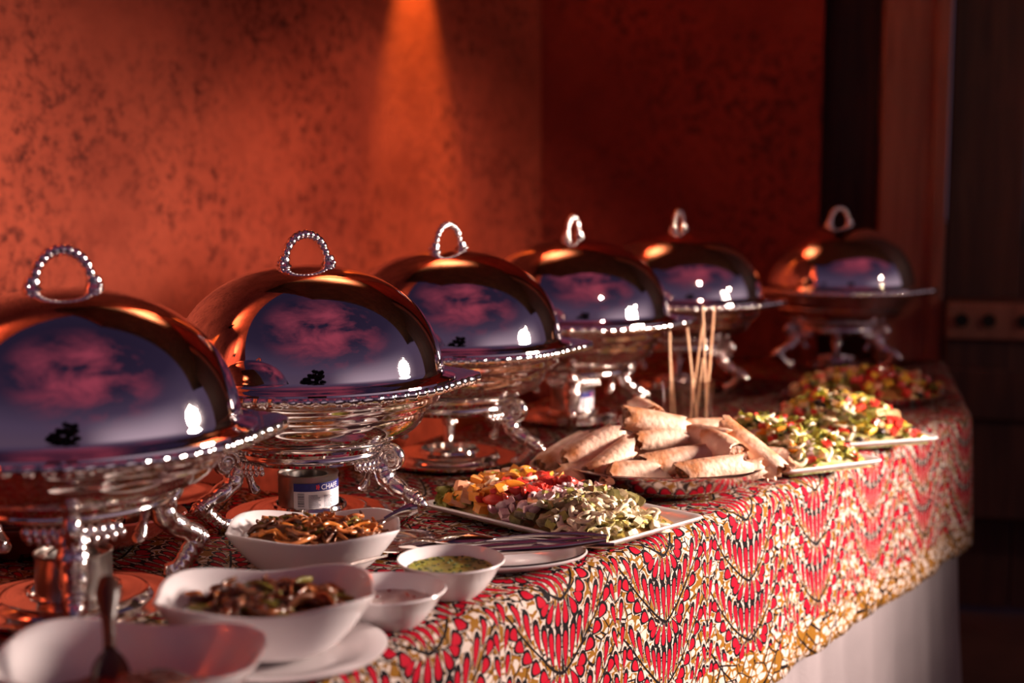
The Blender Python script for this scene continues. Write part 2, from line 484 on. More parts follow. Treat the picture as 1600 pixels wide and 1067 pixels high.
def wall(name, a, b, z0, z1, thick, m, nrm, kind='structure'):
    bm = bmesh.new()
    q = [a, b, b + nrm * thick, a + nrm * thick]
    lo = [bm.verts.new((p.x, p.y, z0)) for p in q]; hi = [bm.verts.new((p.x, p.y, z1)) for p in q]
    bm.faces.new(lo[::-1]); bm.faces.new(hi)
    for i in range(4): bm.faces.new((lo[i], lo[(i + 1) % 4], hi[(i + 1) % 4], hi[i]))
    bmesh.ops.recalc_face_normals(bm, faces=bm.faces)
    o = link_bm(name, bm, m, smooth=False)
    return tag(o, kind=kind) if kind else o
WN = Vector((-WDIR.y, WDIR.x, 0)); EN = Vector((-EDIR.y, EDIR.x, 0))
wall('wall_left', CORNER - WDIR * 7.5, CORNER + WDIR * 0.12, 0, 3.5, 0.22, M_WALL, WN)
GAP0 = 0.80
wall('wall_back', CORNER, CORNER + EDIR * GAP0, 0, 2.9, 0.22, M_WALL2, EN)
# dark recess beside the post
wall('wall_recess', CORNER + EDIR * GAP0 + EN * 0.16, CORNER + EDIR * (GAP0 + 0.3) + EN * 0.16, 0, 2.9, 0.06, M_DOOR, EN)

def floor_mesh(name, x0, y0, x1, y1, z, m):
    bm = bmesh.new()
    box(bm, (x0, y0, z - 0.08), (x1, y1, z))
    return tag(link_bm(name, bm, m, smooth=False), kind='structure')
M_FLOOR = mat('terrace_screed', (0.10, 0.045, 0.032), 0.7, 0, 4, (0.15, 0.065, 0.045), bump=0.3, bump_scale=40)
floor_mesh('floor', -6, -3.2, 4.2, 5.2, 0.0, M_FLOOR)
M_GROUND = mat('dark_garden_ground', (0.02, 0.022, 0.012), 0.9, 0, 0.6, (0.035, 0.03, 0.018))
floor_mesh('ground', -45, -45, 45, 45, -0.12, M_GROUND)

# timber post and plank door to the right of the recess
def frame_at(t, out, z=0.0):
    p = CORNER + EDIR * t - EN * out
    M = Matrix((( EDIR.x, EN.x, 0, p.x), (EDIR.y, EN.y, 0, p.y), (0, 0, 1, z), (0, 0, 0, 1)))
    return M
bm = bmesh.new()
box(bm, (0.962, -0.03, 0), (1.135, 0.2, 2.9), frame_at(0, 0))
box(bm, (1.100, -0.045, 0), (1.140, 0.2, 2.9), frame_at(0, 0))
tag(link_bm('trim_1', bm, M_POST, smooth=False, bevel=0.006), kind='structure')
door = bpy.data.objects.new('door_1', None); COL.objects.link(door); tag(door, kind='structure')
x = 1.15
for k in range(7):
    w = 0.205 + 0.02 * math.sin(k * 2.3)
    bm = bmesh.new(); box(bm, (x, 0.02 + 0.004 * (k % 2), 0.02), (x + w - 0.006, 0.07, 2.9), frame_at(0, 0))
    link_bm('plank', bm, M_DOOR, door, smooth=False, bevel=0.003); x += w
# low timber ledge with black discs standing in for its dark holes
bm = bmesh.new(); box(bm, (1.145, -0.09, 0.30), (2.6, 0.02, 0.905), frame_at(0, 0))
ledge = tag(link_bm('trim_2', bm, M_DOOR, smooth=False, bevel=0.008), kind='structure')
bm = bmesh.new(); box(bm, (1.145, -0.11, 0.58), (2.6, -0.09, 0.72), frame_at(0, 0))
link_bm('rail', bm, M_DOOR, ledge, smooth=False, bevel=0.006)
M_HOLE = mat('matt_black', (0.006, 0.004, 0.004), 0.8)
M_LEDGE = wood('rail_wood', (0.20, 0.075, 0.045), (0.30, 0.12, 0.07))
bm = bmesh.new(); box(bm, (1.145, -0.115, 0.80), (2.6, -0.09, 0.90), frame_at(0, 0))
link_bm('rail', bm, M_LEDGE, ledge, smooth=False, bevel=0.006)
for hx in (1.045, 1.185, 1.255, 1.345, 1.44):
    if hx < 1.145: continue
    bm = lathe([(0, 0), (0.015, 0), (0.018, 0.004), (0.018, 0.012), (0, 0.012)], 20)
    bmesh.ops.transform(bm, matrix=frame_at(hx, 0.115, 0.853) @ Matrix.Rotation(PI / 2, 4, 'X'), verts=bm.verts)
    link_bm('hole_disc', bm, M_HOLE, ledge)

# overhanging veranda roof above the buffet (mirrored as the dark band in the lids)
E1 = P0 + U * 0.15 + V * 0.55
E2 = E1 + Vector((0.956, 0.29, 0)) * 4.2
roof_pts = [E1, E2, E2 + Vector((0, 2.6, 0)), CORNER + WDIR * 1.5, CORNER + WDIR * 0.02 - WN * 0.01, E1 + V * 0.90]
bm = bmesh.new()
edge_ = []
for a_, c_ in zip(roof_pts, roof_pts[1:] + roof_pts[:1]):
    n_ = max(1, int((c_ - a_).length / 0.12))
    for k in range(n_): edge_.append(a_.lerp(c_, k / n_))
lo = []; hi = []
for k, p in enumerate(edge_):
    j = Vector((random.uniform(-.025, .025), random.uniform(-.025, .025), 0))
    lo.append(bm.verts.new((p.x + j.x, p.y + j.y, 2.62 + random.uniform(-.03, .02)))); hi.append(bm.verts.new((p.x, p.y, 2.80)))
bm.faces.new(hi); bm.faces.new(lo[::-1])
for i in range(len(lo)): bm.faces.new((lo[i], lo[(i + 1) % len(lo)], hi[(i + 1) % len(lo)], hi[i]))
bmesh.ops.recalc_face_normals(bm, faces=bm.faces)
M_THATCH = mat('roof_thatch', (0.07, 0.03, 0.018), 0.9, 0, 9, (0.12, 0.05, 0.03), bump=0.5, bump_scale=60)
tag(link_bm('ceiling', bm, M_THATCH, smooth=False), kind='structure')

# downlight fixed to the left wall, above the picture
def wall_light(t, power, label):
    WS = CORNER - WDIR * t
    sp_o = spot('wall_lamp', tuple(WS - WN * 0.075 + Vector((0, 0, 2.12))), tuple(WS - WN * 0.03 + Vector((0, 0, 0.6))), power, (1.0, 0.50, 0.10), 31, 0.8, 0.012)
    fx = thing('wall_downlight', label, 'light', tuple(WS + Vector((0, 0, 2.14))), 0, 'up and down lights along the terracotta wall')
    bm = lathe([(0.0, 0.07), (0.030, 0.08), (0.030, 0.11), (0.036, 0.11), (0.036, 0.10), (0.036, 0.0), (0.030, 0.0), (0.028, 0.03), (0, 0.03)], 24, off=(-WN.x * .075, -WN.y * .075, 0))
    link_bm('shade', bm, M_HOLE, fx)
    bm = bmesh.new(); tube([(-WN.x * .04, -WN.y * .04, .06), (0, 0, .06)], 0.008, 8, bm)
    link_bm('bracket', bm, M_HOLE, fx)
    sp_o.parent = fx; sp_o.location = sp_o.location - fx.location
    up = spot('wall_lamp_up', tuple(WS - WN * 0.10 + Vector((0, 0, 2.27))), tuple(WS + WN * 0.08 + Vector((0, 0, 3.4))), power * 2.4, (1.0, 0.54, 0.28), 130, 0.9, 0.012)
    up.parent = fx; up.location = up.location - fx.location
wall_light(0.568, 105, 'small black downlight whose orange cone falls on the wall above the third chafing dish')
wall_light(2.9, 105, 'small black downlight on the wall just left of the picture, mirrored in the lids')
wall_light(4.4, 105, 'small black downlight farthest left along the wall, mirrored in the lids')

# ------------------------------------------------------------------ table
def arc_path():
    """front edge of the laid table, near end to far corner, with rounded corners"""
    near = Vector((-0.165, 0.62, 0))
    k = P0 + U * ((1.36 - P0.y) / U.y)
    k.x = min(k.x, -0.16)
    pts = [near, k, C1, C2]
    out = [near]
    for i in (1, 2):
        a, c, d = pts[i - 1], pts[i], pts[i + 1]
        r = 0.05
        p, q = c + (a - c).normalized() * r, c + (d - c).normalized() * r
        for s in range(9):
            t = s / 8
            out.append(p * (1 - t) ** 2 + c * 2 * t * (1 - t) + q * t * t)
    out.append(C2)
    dense = [out[0]]
    for a, c in zip(out[:-1], out[1:]):
        n = max(1, int((c - a).length / 0.012))
        for s in range(1, n + 1): dense.append(a.lerp(c, s / n))
    return dense
PATH = arc_path()
BACK = [Vector((0.42, 3.86, 0)), P0 + U * 1.25 + V * 0.86, P0 + U * 0.03 + V * 0.63, P0 - U * 0.0 + V * 0.90, P0 - U * 1.9 + V * 0.90]

def path_normals(path):
    out = []
    for i in range(len(path)):
        t = (path[min(i + 1, len(path) - 1)] - path[max(i - 1, 0)]).normalized()
        out.append(Vector((t.y, -t.x, 0)))
    return out
NRM = path_normals(PATH)

def hang(name, path, nrm, z_top, drop, inset, fold, freq, flare, mat_, rows=16, top_round=0.02, rag=0.0, thick=True, seed=0.0):
    bm = bmesh.new(); uvl = bm.loops.layers.uv.new('UVMap')
    s = 0.0; S = []
    for i, p in enumerate(path):
        if i: s += (p - path[i - 1]).length
        S.append(s)
    # arc length zero at P0's foot
    i0 = min(range(len(path)), key=lambda i: (path[i] - P0).length)
    S = [v - S[i0] for v in S]
    rowsv = []
    prof = []
    for k in range(5):                       # rounding over the edge
        a = k / 4 * PI / 2
        prof.append((-top_round + top_round * math.sin(a), -(top_round - top_round * math.cos(a)), top_round * a))
    for k in range(1, rows + 1):
        f = k / rows
        prof.append((flare * f, -top_round - (drop - top_round) * f, top_round * PI / 2 + (drop - top_round) * f))
    grid = []
    for (o, z, l) in prof:
        f = max(0.0, (-z - top_round) / (drop - top_round))
        row = []
        for i, p in enumerate(path):
            w = noise.noise(Vector((S[i] * freq, seed, f * 0.6))) + 0.5 * noise.noise(Vector((S[i] * freq * 2.3, seed + 7, f)))
            d = o - inset + fold * w * (0.12 + 0.88 * f)
            dz = rag * noise.noise(Vector((S[i] * 3.0, 3.3 + seed, 0))) * f
            q = p + nrm[i] * d
            row.append((bm.verts.new((q.x, q.y, z_top + z + dz)), (S[i], -l)))
        grid.append(row)
    for A, B in zip(grid[:-1], grid[1:]):
        for i in range(len(path) - 1):
            q = (A[i], A[i + 1], B[i + 1], B[i])
            f = bm.faces.new([v[0] for v in q])
            for lp, v in zip(f.loops, q): lp[uvl].uv = v[1]
    return bm, uvl, grid[0]

# white cotton skirt, its colour darkened to grey to stand in for shade
M_SKIRT = mat('shaded_white_cotton', (0.22, 0.185, 0.19), 0.8, 0, 8, (0.19, 0.16, 0.165), bump=0.2, bump_scale=200)
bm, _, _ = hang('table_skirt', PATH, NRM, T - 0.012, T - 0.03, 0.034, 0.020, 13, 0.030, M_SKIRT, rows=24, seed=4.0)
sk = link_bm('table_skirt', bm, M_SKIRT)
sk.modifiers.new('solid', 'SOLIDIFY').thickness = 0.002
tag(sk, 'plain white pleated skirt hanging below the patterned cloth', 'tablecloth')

# printed cloth: hanging face + top in one mesh
bm, uvl, edge = hang('tablecloth', PATH, NRM, T, 0.288, 0.0, 0.016, 5.0, 0.014, M_WAX, rows=18, rag=0.010, top_round=0.024)
ev = [v[0] for v in edge]
bv = [bm.verts.new((p.x, p.y, T)) for p in BACK]
# slight sag strip behind the edge so the top stays smooth, then one n-gon
inner = []
for i, v in enumerate(ev):
    p = v.co - NRM[i] * 0.012
    inner.append(bm.verts.new((p.x, p.y, T)))
def uv_top(co):
    r = Vector((co.x, co.y, 0)) - P0
    return (r.dot(U), r.dot(V))
newf = []
for i in range(len(ev) - 1):
    newf.append(bm.faces.new((ev[i], inner[i], inner[i + 1], ev[i + 1])))
newf.append(bm.faces.new(inner + bv))
for f in newf:
    for lp in f.loops: lp[uvl].uv = uv_top(lp.vert.co)
bmesh.ops.recalc_face_normals(bm, faces=bm.faces)
cl = link_bm('tablecloth', bm, M_WAX)
so = cl.modifiers.new('solid', 'SOLIDIFY'); so.thickness = 0.0016; so.offset = 0
tag(cl, 'red, mustard and white wax-print cloth over the buffet table', 'tablecloth')

# the table under the cloths
tb = thing('buffet_table', 'long wooden buffet table hidden under the printed cloth', 'table', (0, 0, 0))
bm = bmesh.new()
top_pts = [p - n * 0.03 for p, n in zip(PATH[::6], NRM[::6])] + BACK
lo = [bm.verts.new((p.x, p.y, T - 0.045)) for p in top_pts]; hi = [bm.verts.new((p.x, p.y, T - 0.004)) for p in top_pts]
bm.faces.new(hi); bm.faces.new(lo[::-1])
for i in range(len(lo)): bm.faces.new((lo[i], lo[(i + 1) % len(lo)], hi[(i + 1) % len(lo)], hi[i]))
bmesh.ops.recalc_face_normals(bm, faces=bm.faces)
link_bm('tabletop', bm, M_DOOR, tb, smooth=False)
for (uu, vv) in ((1.3, .12), (1.3, .80), (0.2, .12), (0.2, .58), (-0.9, .80), (-0.7, .35)):
    p = P0 + U * uu + V * vv
    bm = bmesh.new(); box(bm, (p.x - .025, p.y - .025, 0), (p.x + .025, p.y + .025, T - .045))
    link_bm('leg', bm, M_DOOR, tb, smooth=False)

# ================================================================== CHAFING DISHES
LID_R, LID_H, RIM_Z = 0.193, 0.148, 0.213
def chafer_proto():
    root = bpy.data.objects.new('chafing_dish', None); COL.objects.link(root); root.empty_display_size = 0.02
    # lid: dome with flat flange
    prof = [(0.0, RIM_Z + 0.004 + LID_H)]
    n = 2.25
    cut = 0.026                                            # the dome meets its flange before turning upright
    a0 = math.asin((cut / (LID_H + cut)) ** (n / 2))
    k0 = LID_R / math.cos(a0) ** (2 / n)
    for k in range(1, 41):
        a = PI / 2 + (a0 - PI / 2) * k / 40
        ca, sa = math.cos(a), math.sin(a)
        prof.append((k0 * abs(ca) ** (2 / n), RIM_Z + 0.004 - cut + (LID_H + cut) * abs(sa) ** (2 / n)))
    prof += [(0.1945, RIM_Z + 0.0025), (0.198, RIM_Z + 0.001), (0.206, RIM_Z - 0.001), (0.2105, RIM_Z - 0.003), (0.211, RIM_Z - 0.0055), (0.206, RIM_Z - 0.006), (0.19, RIM_Z - 0.004)]
    lid = link_bm('lid', lathe(prof, 128), M_LID, root)
    # bow handle on the lid, ribbed, standing on two collars
    zt = RIM_Z + 0.004 + LID_H
    N_ = 150
    pts, rad = [], []
    for k in range(N_ + 1):
        a = PI * k / N_
        x_, z_ = 0.031 * math.cos(a), 0.044 * (math.sin(a) ** 0.85) if 0 < k < N_ else 0.0
        pts.append((x_, 0, zt + z_ - 0.001))
        rad.append(0.0042 + 0.0014 * abs(math.sin(a * 13)) + 0.0012 * math.sin(a))
    bm = tube(pts, rad, 12)
    for s in (-1, 1):
        lathe([(0, -0.004), (0.0105, -0.004), (0.0115, 0.0), (0.008, 0.004), (0.0095, 0.008), (0.0075, 0.013), (0.0, 0.015)], 16, bm, off=(0.033 * s, 0, zt + 0.000))
        for j in range(5):
            blob(bm, (0.037 * s + 0.003 * s * math.cos(j * 1.3), 0.007 * math.sin(j * 1.3), zt + 0.003), (0.004, 0.004, 0.005), 1)
    hd = link_bm('handle', bm, M_ORNATE, lid)
    # beaded rim with two pointed lugs
    def rf(r, z, a):
        lug = 0.029 * max(0.0, math.cos(a)) ** 34 + 0.029 * max(0.0, -math.cos(a)) ** 34
        bead = (0.0020 * math.sin(a * 70) + 0.0006 * math.sin(a * 23)) if r > 0.2145 else 0
        return r + (lug if r > 0.207 else 0) + bead
    prof = [(0.188, RIM_Z - 0.008), (0.206, RIM_Z - 0.0075), (0.2125, RIM_Z - 0.005), (0.2158, RIM_Z - 0.0052), (0.2176, RIM_Z - 0.0075), (0.2182, RIM_Z - 0.0115), (0.2174, RIM_Z - 0.0155), (0.2145, RIM_Z - 0.0185),
            (0.207, RIM_Z - 0.0190), (0.2, RIM_Z - 0.020)]
    link_bm('pan_rim', lathe(prof, 304, rfun=rf), M_SILVER, root)
    # water bowl
    prof = [(0.200, 0.198), (0.1995, 0.193), (0.196, 0.189), (0.190, 0.187), (0.1885, 0.183), (0.1885, 0.178), (0.186, 0.1745), (0.180, 0.172),
            (0.1785, 0.168), (0.178, 0.1655), (0.174, 0.1635), (0.169, 0.1625)]
    for k in range(0, 15):
        a = k / 14 * math.radians(78)
        prof.append((0.1175 + 0.0495 * math.cos(a) ** 1.15, 0.1615 - 0.0405 * math.sin(a)))
    prof.append((0.118, 0.121))
    link_bm('water_bowl', lathe(prof, 112), M_SILVER, root)
    prof = [(0.116, 0.1235), (0.121, 0.1215), (0.1225, 0.118), (0.1205, 0.1145), (0.1155, 0.1135), (0.1145, 0.110), (0.1165, 0.1065), (0.1165, 0.103), (0.113, 0.100),
            (0.108, 0.0985), (0.1065, 0.095), (0.100, 0.093), (0.06, 0.094), (0, 0.094)]
    link_bm('base_ring', lathe(prof, 112), M_SILVER, root)
    # one leg, built at angle 0 (towards +X), reused three times
    cx, cz = 0.1310, 0.0985
    sp_ = []
    for k in range(40):
        t = k / 39
        a = math.radians(180 - 800 * (1 - t))
        r = 0.0022 + 0.0145 * t
        sp_.append((cx + r * math.cos(a), 0, cz + r * math.sin(a)))
    limb = catmull([sp_[-2], sp_[-1], (0.1175, 0, 0.082), (0.127, 0, 0.066), (0.148, 0, 0.053), (0.170, 0, 0.043), (0.184, 0, 0.034)], 7)[8:]
    pts = sp_ + limb
    rad = lerp_list([0.0026, 0.0038, 0.0058, 0.0080], len(sp_)) + [r + 0.0018 * abs(math.sin(i * 0.45)) for i, r in enumerate(lerp_list([0.0092, 0.0128, 0.0126, 0.0112, 0.0094, 0.0080, 0.0030], len(limb)))]
    bm = tube(pts, rad, 14, flat=1.25)
    # rolled leaf eye of the scroll
    lathe([(0, -0.010), (0.005, -0.009), (0.006, 0), (0.005, 0.009), (0, 0.010)], 12, bm)
    vs = bm.verts[-(3 * 12 + 2):]
    bmesh.ops.transform(bm, matrix=Matrix.Translation((cx, 0, cz)) @ Matrix.Rotation(PI / 2, 4, 'X'), verts=vs)
    # cuff at the knee
    for j, (f, rr) in enumerate(((0.0, 0.0112), (0.28, 0.0118), (0.56, 0.0112), (0.84, 0.010))):
        c0 = Vector((0.158, 0, 0.0485)).lerp(Vector((0.178, 0, 0.0375)), f)
        dirv = Vector((0.02, 0, -0.011)).normalized()
        tube([c0 - dirv * 0.0026, c0 - dirv * 0.001, c0 + dirv * 0.001, c0 + dirv * 0.0026], [rr * 0.85, rr, rr, rr * 0.85], 14, bm, flat=1.2)
    low = catmull([(0.167, 0, 0.044), (0.163, 0, 0.034), (0.152, 0, 0.022), (0.141, 0, 0.013), (0.133, 0, 0.010)], 6)
    tube(low, [r_ + 0.0012 * abs(math.sin(i_ * 0.8)) for i_, r_ in enumerate(lerp_list([0.0112, 0.0104, 0.0090, 0.0082, 0.0075], len(low)))], 12, bm, flat=1.2)
    leg_me = None
    fb = bmesh.new()
    paw = catmull([(0.128, 0, 0.020), (0.130, 0, 0.012), (0.137, 0, 0.006), (0.146, 0, 0.0035)], 5)
    tube(paw, lerp_list([0.0055, 0.0078, 0.0062, 0.0030], len(paw)), 10, fb, flat=1.3)
    for j in (-1, 0, 1): blob(fb, (0.131, 0.0055 * j, 0.0048), (0.008, 0.004, 0.0048), 2)
    # acanthus bracket below the ring and a leaf drop inside
    bb = bmesh.new()
    for j in range(-5, 6):
        a = j * 0.085
        sc = 1 - abs(j) / 8
        blob(bb, (0.113 * math.cos(a), 0.113 * math.sin(a), 0.0955 - 0.004 * (1 - sc) * 0 - 0.006 * sc), (0.005, 0.0062, 0.0040 + 0.0075 * sc), 2)
        blob(bb, (0.116 * math.cos(a + .04), 0.116 * math.sin(a + .04), 0.092 - 0.009 * sc), (0.004, 0.0036, 0.0036 + 0.003 * sc), 2)
    dr = catmull([(0.106, 0, 0.092), (0.098, 0, 0.080), (0.093, 0, 0.066), (0.088, 0, 0.055), (0.081, 0, 0.052)], 6)
    tube(dr, lerp_list([0.006, 0.0052, 0.0050, 0.0085, 0.0040], len(dr)), 10, bb, flat=1.3)
    legs = []
    for k, a in enumerate((-PI / 2, -PI / 2 + 2 * PI / 3, -PI / 2 - 2 * PI / 3)):
        if k == 0:
            lg = link_bm('leg', bm, M_ORNATE, root)
            ft = link_bm('foot', fb, M_ORNATE, lg)
            br = link_bm('leaf_bracket', bb, M_ORNATE, lg)
            lg.rotation_euler = (0, 0, a)
        else:
            l2 = copy_tree(lg, root); l2.rotation_euler = (0, 0, a)
    # burner tray standing between the legs
    prof = [(0.0, 0.010), (0.0440, 0.010), (0.0462, 0.012), (0.0470, 0.0245), (0.0490, 0.026), (0.0515, 0.025), (0.053, 0.021), (0.070, 0.018), (0.078, 0.0195), (0.083, 0.018), (0.088, 0.010), (0.108, 0.008), (0.116, 0.011), (0.119, 0.010), (0.118, 0.006),
            (0.09, 0.002), (0, 0.002)]
    link_bm('burner_tray', lathe(prof, 80), M_SILVER, root)
    return root

proto = chafer_proto()
CHAFERS = [  # apex pixel x, depth, which leg side faces us, handle turn (deg from facing), label
    (97, 1.58, 0, 4, 'silver domed chafing dish nearest the camera, cut by the left edge'),
    (478, 2.00, 180, 20, 'silver domed chafing dish with the blue-labelled fuel tin under it'),
    (700, 2.41, 180, 48, 'silver domed chafing dish right behind the mixed salad platter, third from the left'),
    (895, 2.84, 0, 69, 'silver domed chafing dish just in front of the wall corner, fourth from the left'),
    (1060, 3.28, 180, 71, 'silver domed chafing dish directly behind the wooden sticks'),
    (1310, 3.65, 180, 43, 'farthest silver domed chafing dish, at the right end of the buffet'),
]
chafers = []
copies = [proto] + [copy_tree(proto) for _ in CHAFERS[1:]]
for i, (x, d, flip, turn, lab) in enumerate(CHAFERS):
    o = copies[i]
    X = (x - 800) / 2222.2 * d
    o.location = (X, d, T + 0.0008)
    face = math.atan2(-X, d)
    o.rotation_euler = (0, 0, face + math.radians(flip))
    tag(o, lab, 'chafing dish', 'silver domed chafing dishes along the buffet')
    for c in o.children:
        if c.name.split('.')[0] == 'lid':
            c.rotation_euler = (0, 0, math.radians(turn - flip))
    if i == 0:                                             # the nearest dish has taller legs and a shallower bowl
        for c in o.children:
            n_ = c.name.split('.')[0]
            if n_ in ('water_bowl', 'base_ring'):
                c.scale = (1, 1, 0.78); c.location = (0, 0, RIM_Z * 0.22)
            elif n_ == 'leg': c.scale = (1, 1, 1.22)
    chafers.append(o)

# ------------------------------------------------------------------ fuel tins
M_LABELW = mat('label_white', (0.72, 0.66, 0.68), 0.5)
M_LABELB = mat('label_blue', (0.02, 0.02, 0.16), 0.4)
M_INK = mat('label_ink', (0.05, 0.04, 0.07), 0.6)
M_INKW = mat('label_white_ink', (0.8, 0.76, 0.78), 0.5)
M_INKR = mat('label_red', (0.7, 0.03, 0.06), 0.5)
CAN_R, CAN_H = 0.0425, 0.060
def can_patch(bm, a0, a1, z0, z1, r):
    n = max(1, int(abs(a1 - a0) / 0.06))
    A = []
    for i in range(n + 1):
        a = a0 + (a1 - a0) * i / n
        A.append((bm.verts.new((r * math.cos(a), r * math.sin(a), z0)), bm.verts.new((r * math.cos(a), r * math.sin(a), z1))))
    for p, q in zip(A[:-1], A[1:]): bm.faces.new((p[0], q[0], q[1], p[1]))
def text_on_can(body, size, a0, z, r, m, parent, name):
    cu = bpy.data.curves.new(name, 'FONT'); cu.body = body; cu.size = size; cu.extrude = 0.0; cu.resolution_u = 3
    tmp = bpy.data.objects.new(name, cu); COL.objects.link(tmp)
    bpy.context.view_layer.update()
    me = bpy.data.meshes.new_from_object(tmp)
    COL.objects.unlink(tmp); bpy.data.objects.remove(tmp)
    for v in me.vertices:
        a = a0 + v.co.x / r
        v.co = Vector((r * math.cos(a), r * math.sin(a), z + v.co.y))
    me.materials.append(m)
    o = bpy.data.objects.new(name, me); COL.objects.link(o); o.parent = parent
    return o
def fuel_can(loc, rot, label, printed=True):
    t = thing('fuel_tin', label, 'can', loc, rot, 'fuel tins under the chafing dishes')
    prof = [(0.0, 0.0012), (0.038, 0.0012), (0.0405, 0.0), (0.0435, 0.001), (0.0438, 0.003), (CAN_R, 0.0045), (CAN_R, CAN_H - 0.0045), (0.0438, CAN_H - 0.003), (0.0438, CAN_H - 0.001),
            (0.0428, CAN_H), (0.0415, CAN_H - 0.001), (0.041, CAN_H - 0.005), (0.031, CAN_H - 0.0055), (0.0295, CAN_H - 0.0035), (0.0275, CAN_H - 0.0045), (0.027, CAN_H - 0.016)]
    link_bm('can_body', lathe(prof, 64), M_TIN, t)
    link_bm('fuel_gel', lathe([(0.0272, CAN_H - 0.016), (0.02, CAN_H - 0.017), (0, CAN_H - 0.0165)], 32), M_SOOT, t)
    if not printed: return t
    # angle 0 = label's left end; label runs round to +a
    r = CAN_R + 0.0004
    bm = bmesh.new(); can_patch(bm, 0, 2.4, 0.006, 0.050, r)
    lb = link_bm('paper_label', bm, M_LABELW, t, smooth=True)
    bm = bmesh.new(); can_patch(bm, 0, 2.4, 0.0385, 0.050, r + 0.0002); can_patch(bm, 0, 2.4, 0.009, 0.0135, r + 0.0002)
    link_bm('blue_band', bm, M_LABELB, lb)
    bm = bmesh.new()
    z = 0.017
    for i, w in enumerate((2, 1, 1, 3, 1, 2, 1, 1, 2, 1, 3, 1, 1, 2)):
        h = 0.00045 * w
        can_patch(bm, 0.14, 0.36, z, z + h, r + 0.0003); z += h + 0.0007
    for col, a0, ln in ((0, 0.50, 0.42), (1, 1.02, 0.36)):
        for i in range(10 if col == 0 else 9):
            zz = 0.0155 + i * 0.0019
            can_patch(bm, a0, a0 + ln * (0.7 + 0.3 * random.random()), zz, zz + 0.0008, r + 0.0003)
    link_bm('small_print', bm, M_INK, lb)
    text_on_can('CHAFE', 0.0105, 0.92, 0.0404, r + 0.0005, M_INKW, lb, 'tin_lettering')
    text_on_can('Net 200g e', 0.0042, 0.09, 0.0098, r + 0.0005, M_INKW, lb, 'weight_lettering')
    bm = bmesh.new()
    for a_, z_, w_, h_ in ((0.75, 0.0415, 0.05, 0.006), (0.82, 0.0405, 0.035, 0.0075), (0.78, 0.0435, 0.10, 0.0022)):
        can_patch(bm, a_, a_ + w_, z_, z_ + h_, r + 0.0005)
    link_bm('flame_mark', bm, M_INKR, lb)
    return t
CAN_Z = T + 0.0008 + 0.0104
def under(i, dx=0, dy=0):
    p = chafers[i].location
    return (p.x + dx, p.y + dy, CAN_Z)
fuel_can(under(1, -0.0022, 0), math.radians(-110), 'open fuel tin with a blue and white printed label under the second chafing dish')
fuel_can(under(0, 0.004, -0.012), math.radians(90), 'bare dark fuel tin under the nearest chafing dish', False)
fuel_can(under(3, 0.0, 0), math.radians(-75), 'blurred labelled fuel tin behind the front leg of the fourth chafing dish')

# ================================================================== BOWLS
def square_bowl(name, label, loc, rot, half, h, deep=0.76, n=2.7, base=0.52, group='white flared square bowls'):
    t = thing(name, label, 'bowl', loc, rot, group)
    SEG = 96
    def shape(a, p):
        c, s = abs(math.cos(a)), abs(math.sin(a))
        return 1.0 / ((c ** p + s ** p) ** (1.0 / p))
    prof = []
    for k in range(15):                                   # outside, foot to lip
        f = k / 14
        prof.append((base + (1 - base) * (f ** 0.66), f, 0))
    prof.append((1.0, 1.0, 1)); prof.append((0.97, 1.0, 2))
    for k in range(13, 0, -1):
        f = k / 14
        prof.append((base + (1 - base) * (f ** 0.66) - 0.045, f + 0.02, 3))
    bm = bmesh.new(); rings = []
    for (r, f, k) in prof:
        ring = []
        pn = 2.2 + (n - 2.2) * f
        for i in range(SEG):
            a = 2 * PI * i / SEG
            w = shape(a, pn)
            corner = math.cos(4 * (a - PI / 4))
            z = h * f + (0.0042 * corner) * f ** 2
            if k == 1: z += 0.0016
            if k == 2: z += 0.0014
            rr = half * r * w * (1 + 0.02 * corner * f)
            ring.append(bm.verts.new((rr * math.cos(a), rr * math.sin(a) * deep, z)))
        rings.append(ring)
    c0 = bm.verts.new((0, 0, 0.0005)); c1 = bm.verts.new((0, 0, h * 0.07))
    for A, B in zip(rings[:-1], rings[1:]):
        for i in range(SEG): bm.faces.new((A[i], A[(i + 1) % SEG], B[(i + 1) % SEG], B[i]))
    for i in range(SEG):
        bm.faces.new((rings[0][(i + 1) % SEG], rings[0][i], c0)); bm.faces.new((rings[-1][i], rings[-1][(i + 1) % SEG], c1))
    bmesh.ops.recalc_face_normals(bm, faces=bm.faces)
    link_bm('bowl_body', bm, M_PORC, t)
    return t
A_LOC = (-0.250, 1.408, T + 0.0100); B_LOC = (-0.247, 1.735, T + 0.001); C_LOC = (-0.345, 1.225, T + 0.001)
square_bowl('square_bowl', 'white square bowl of fried strips with fuel tin right behind it', B_LOC, math.radians(5), 0.109, 0.055)
square_bowl('square_bowl', 'white square bowl of dark stir-fry standing on a plate beside the cream dip', A_LOC, math.radians(7), 0.112, 0.061)
square_bowl('square_bowl', 'white square bowl at the bottom left corner with a wooden spoon', C_LOC, math.radians(-6), 0.123, 0.066)

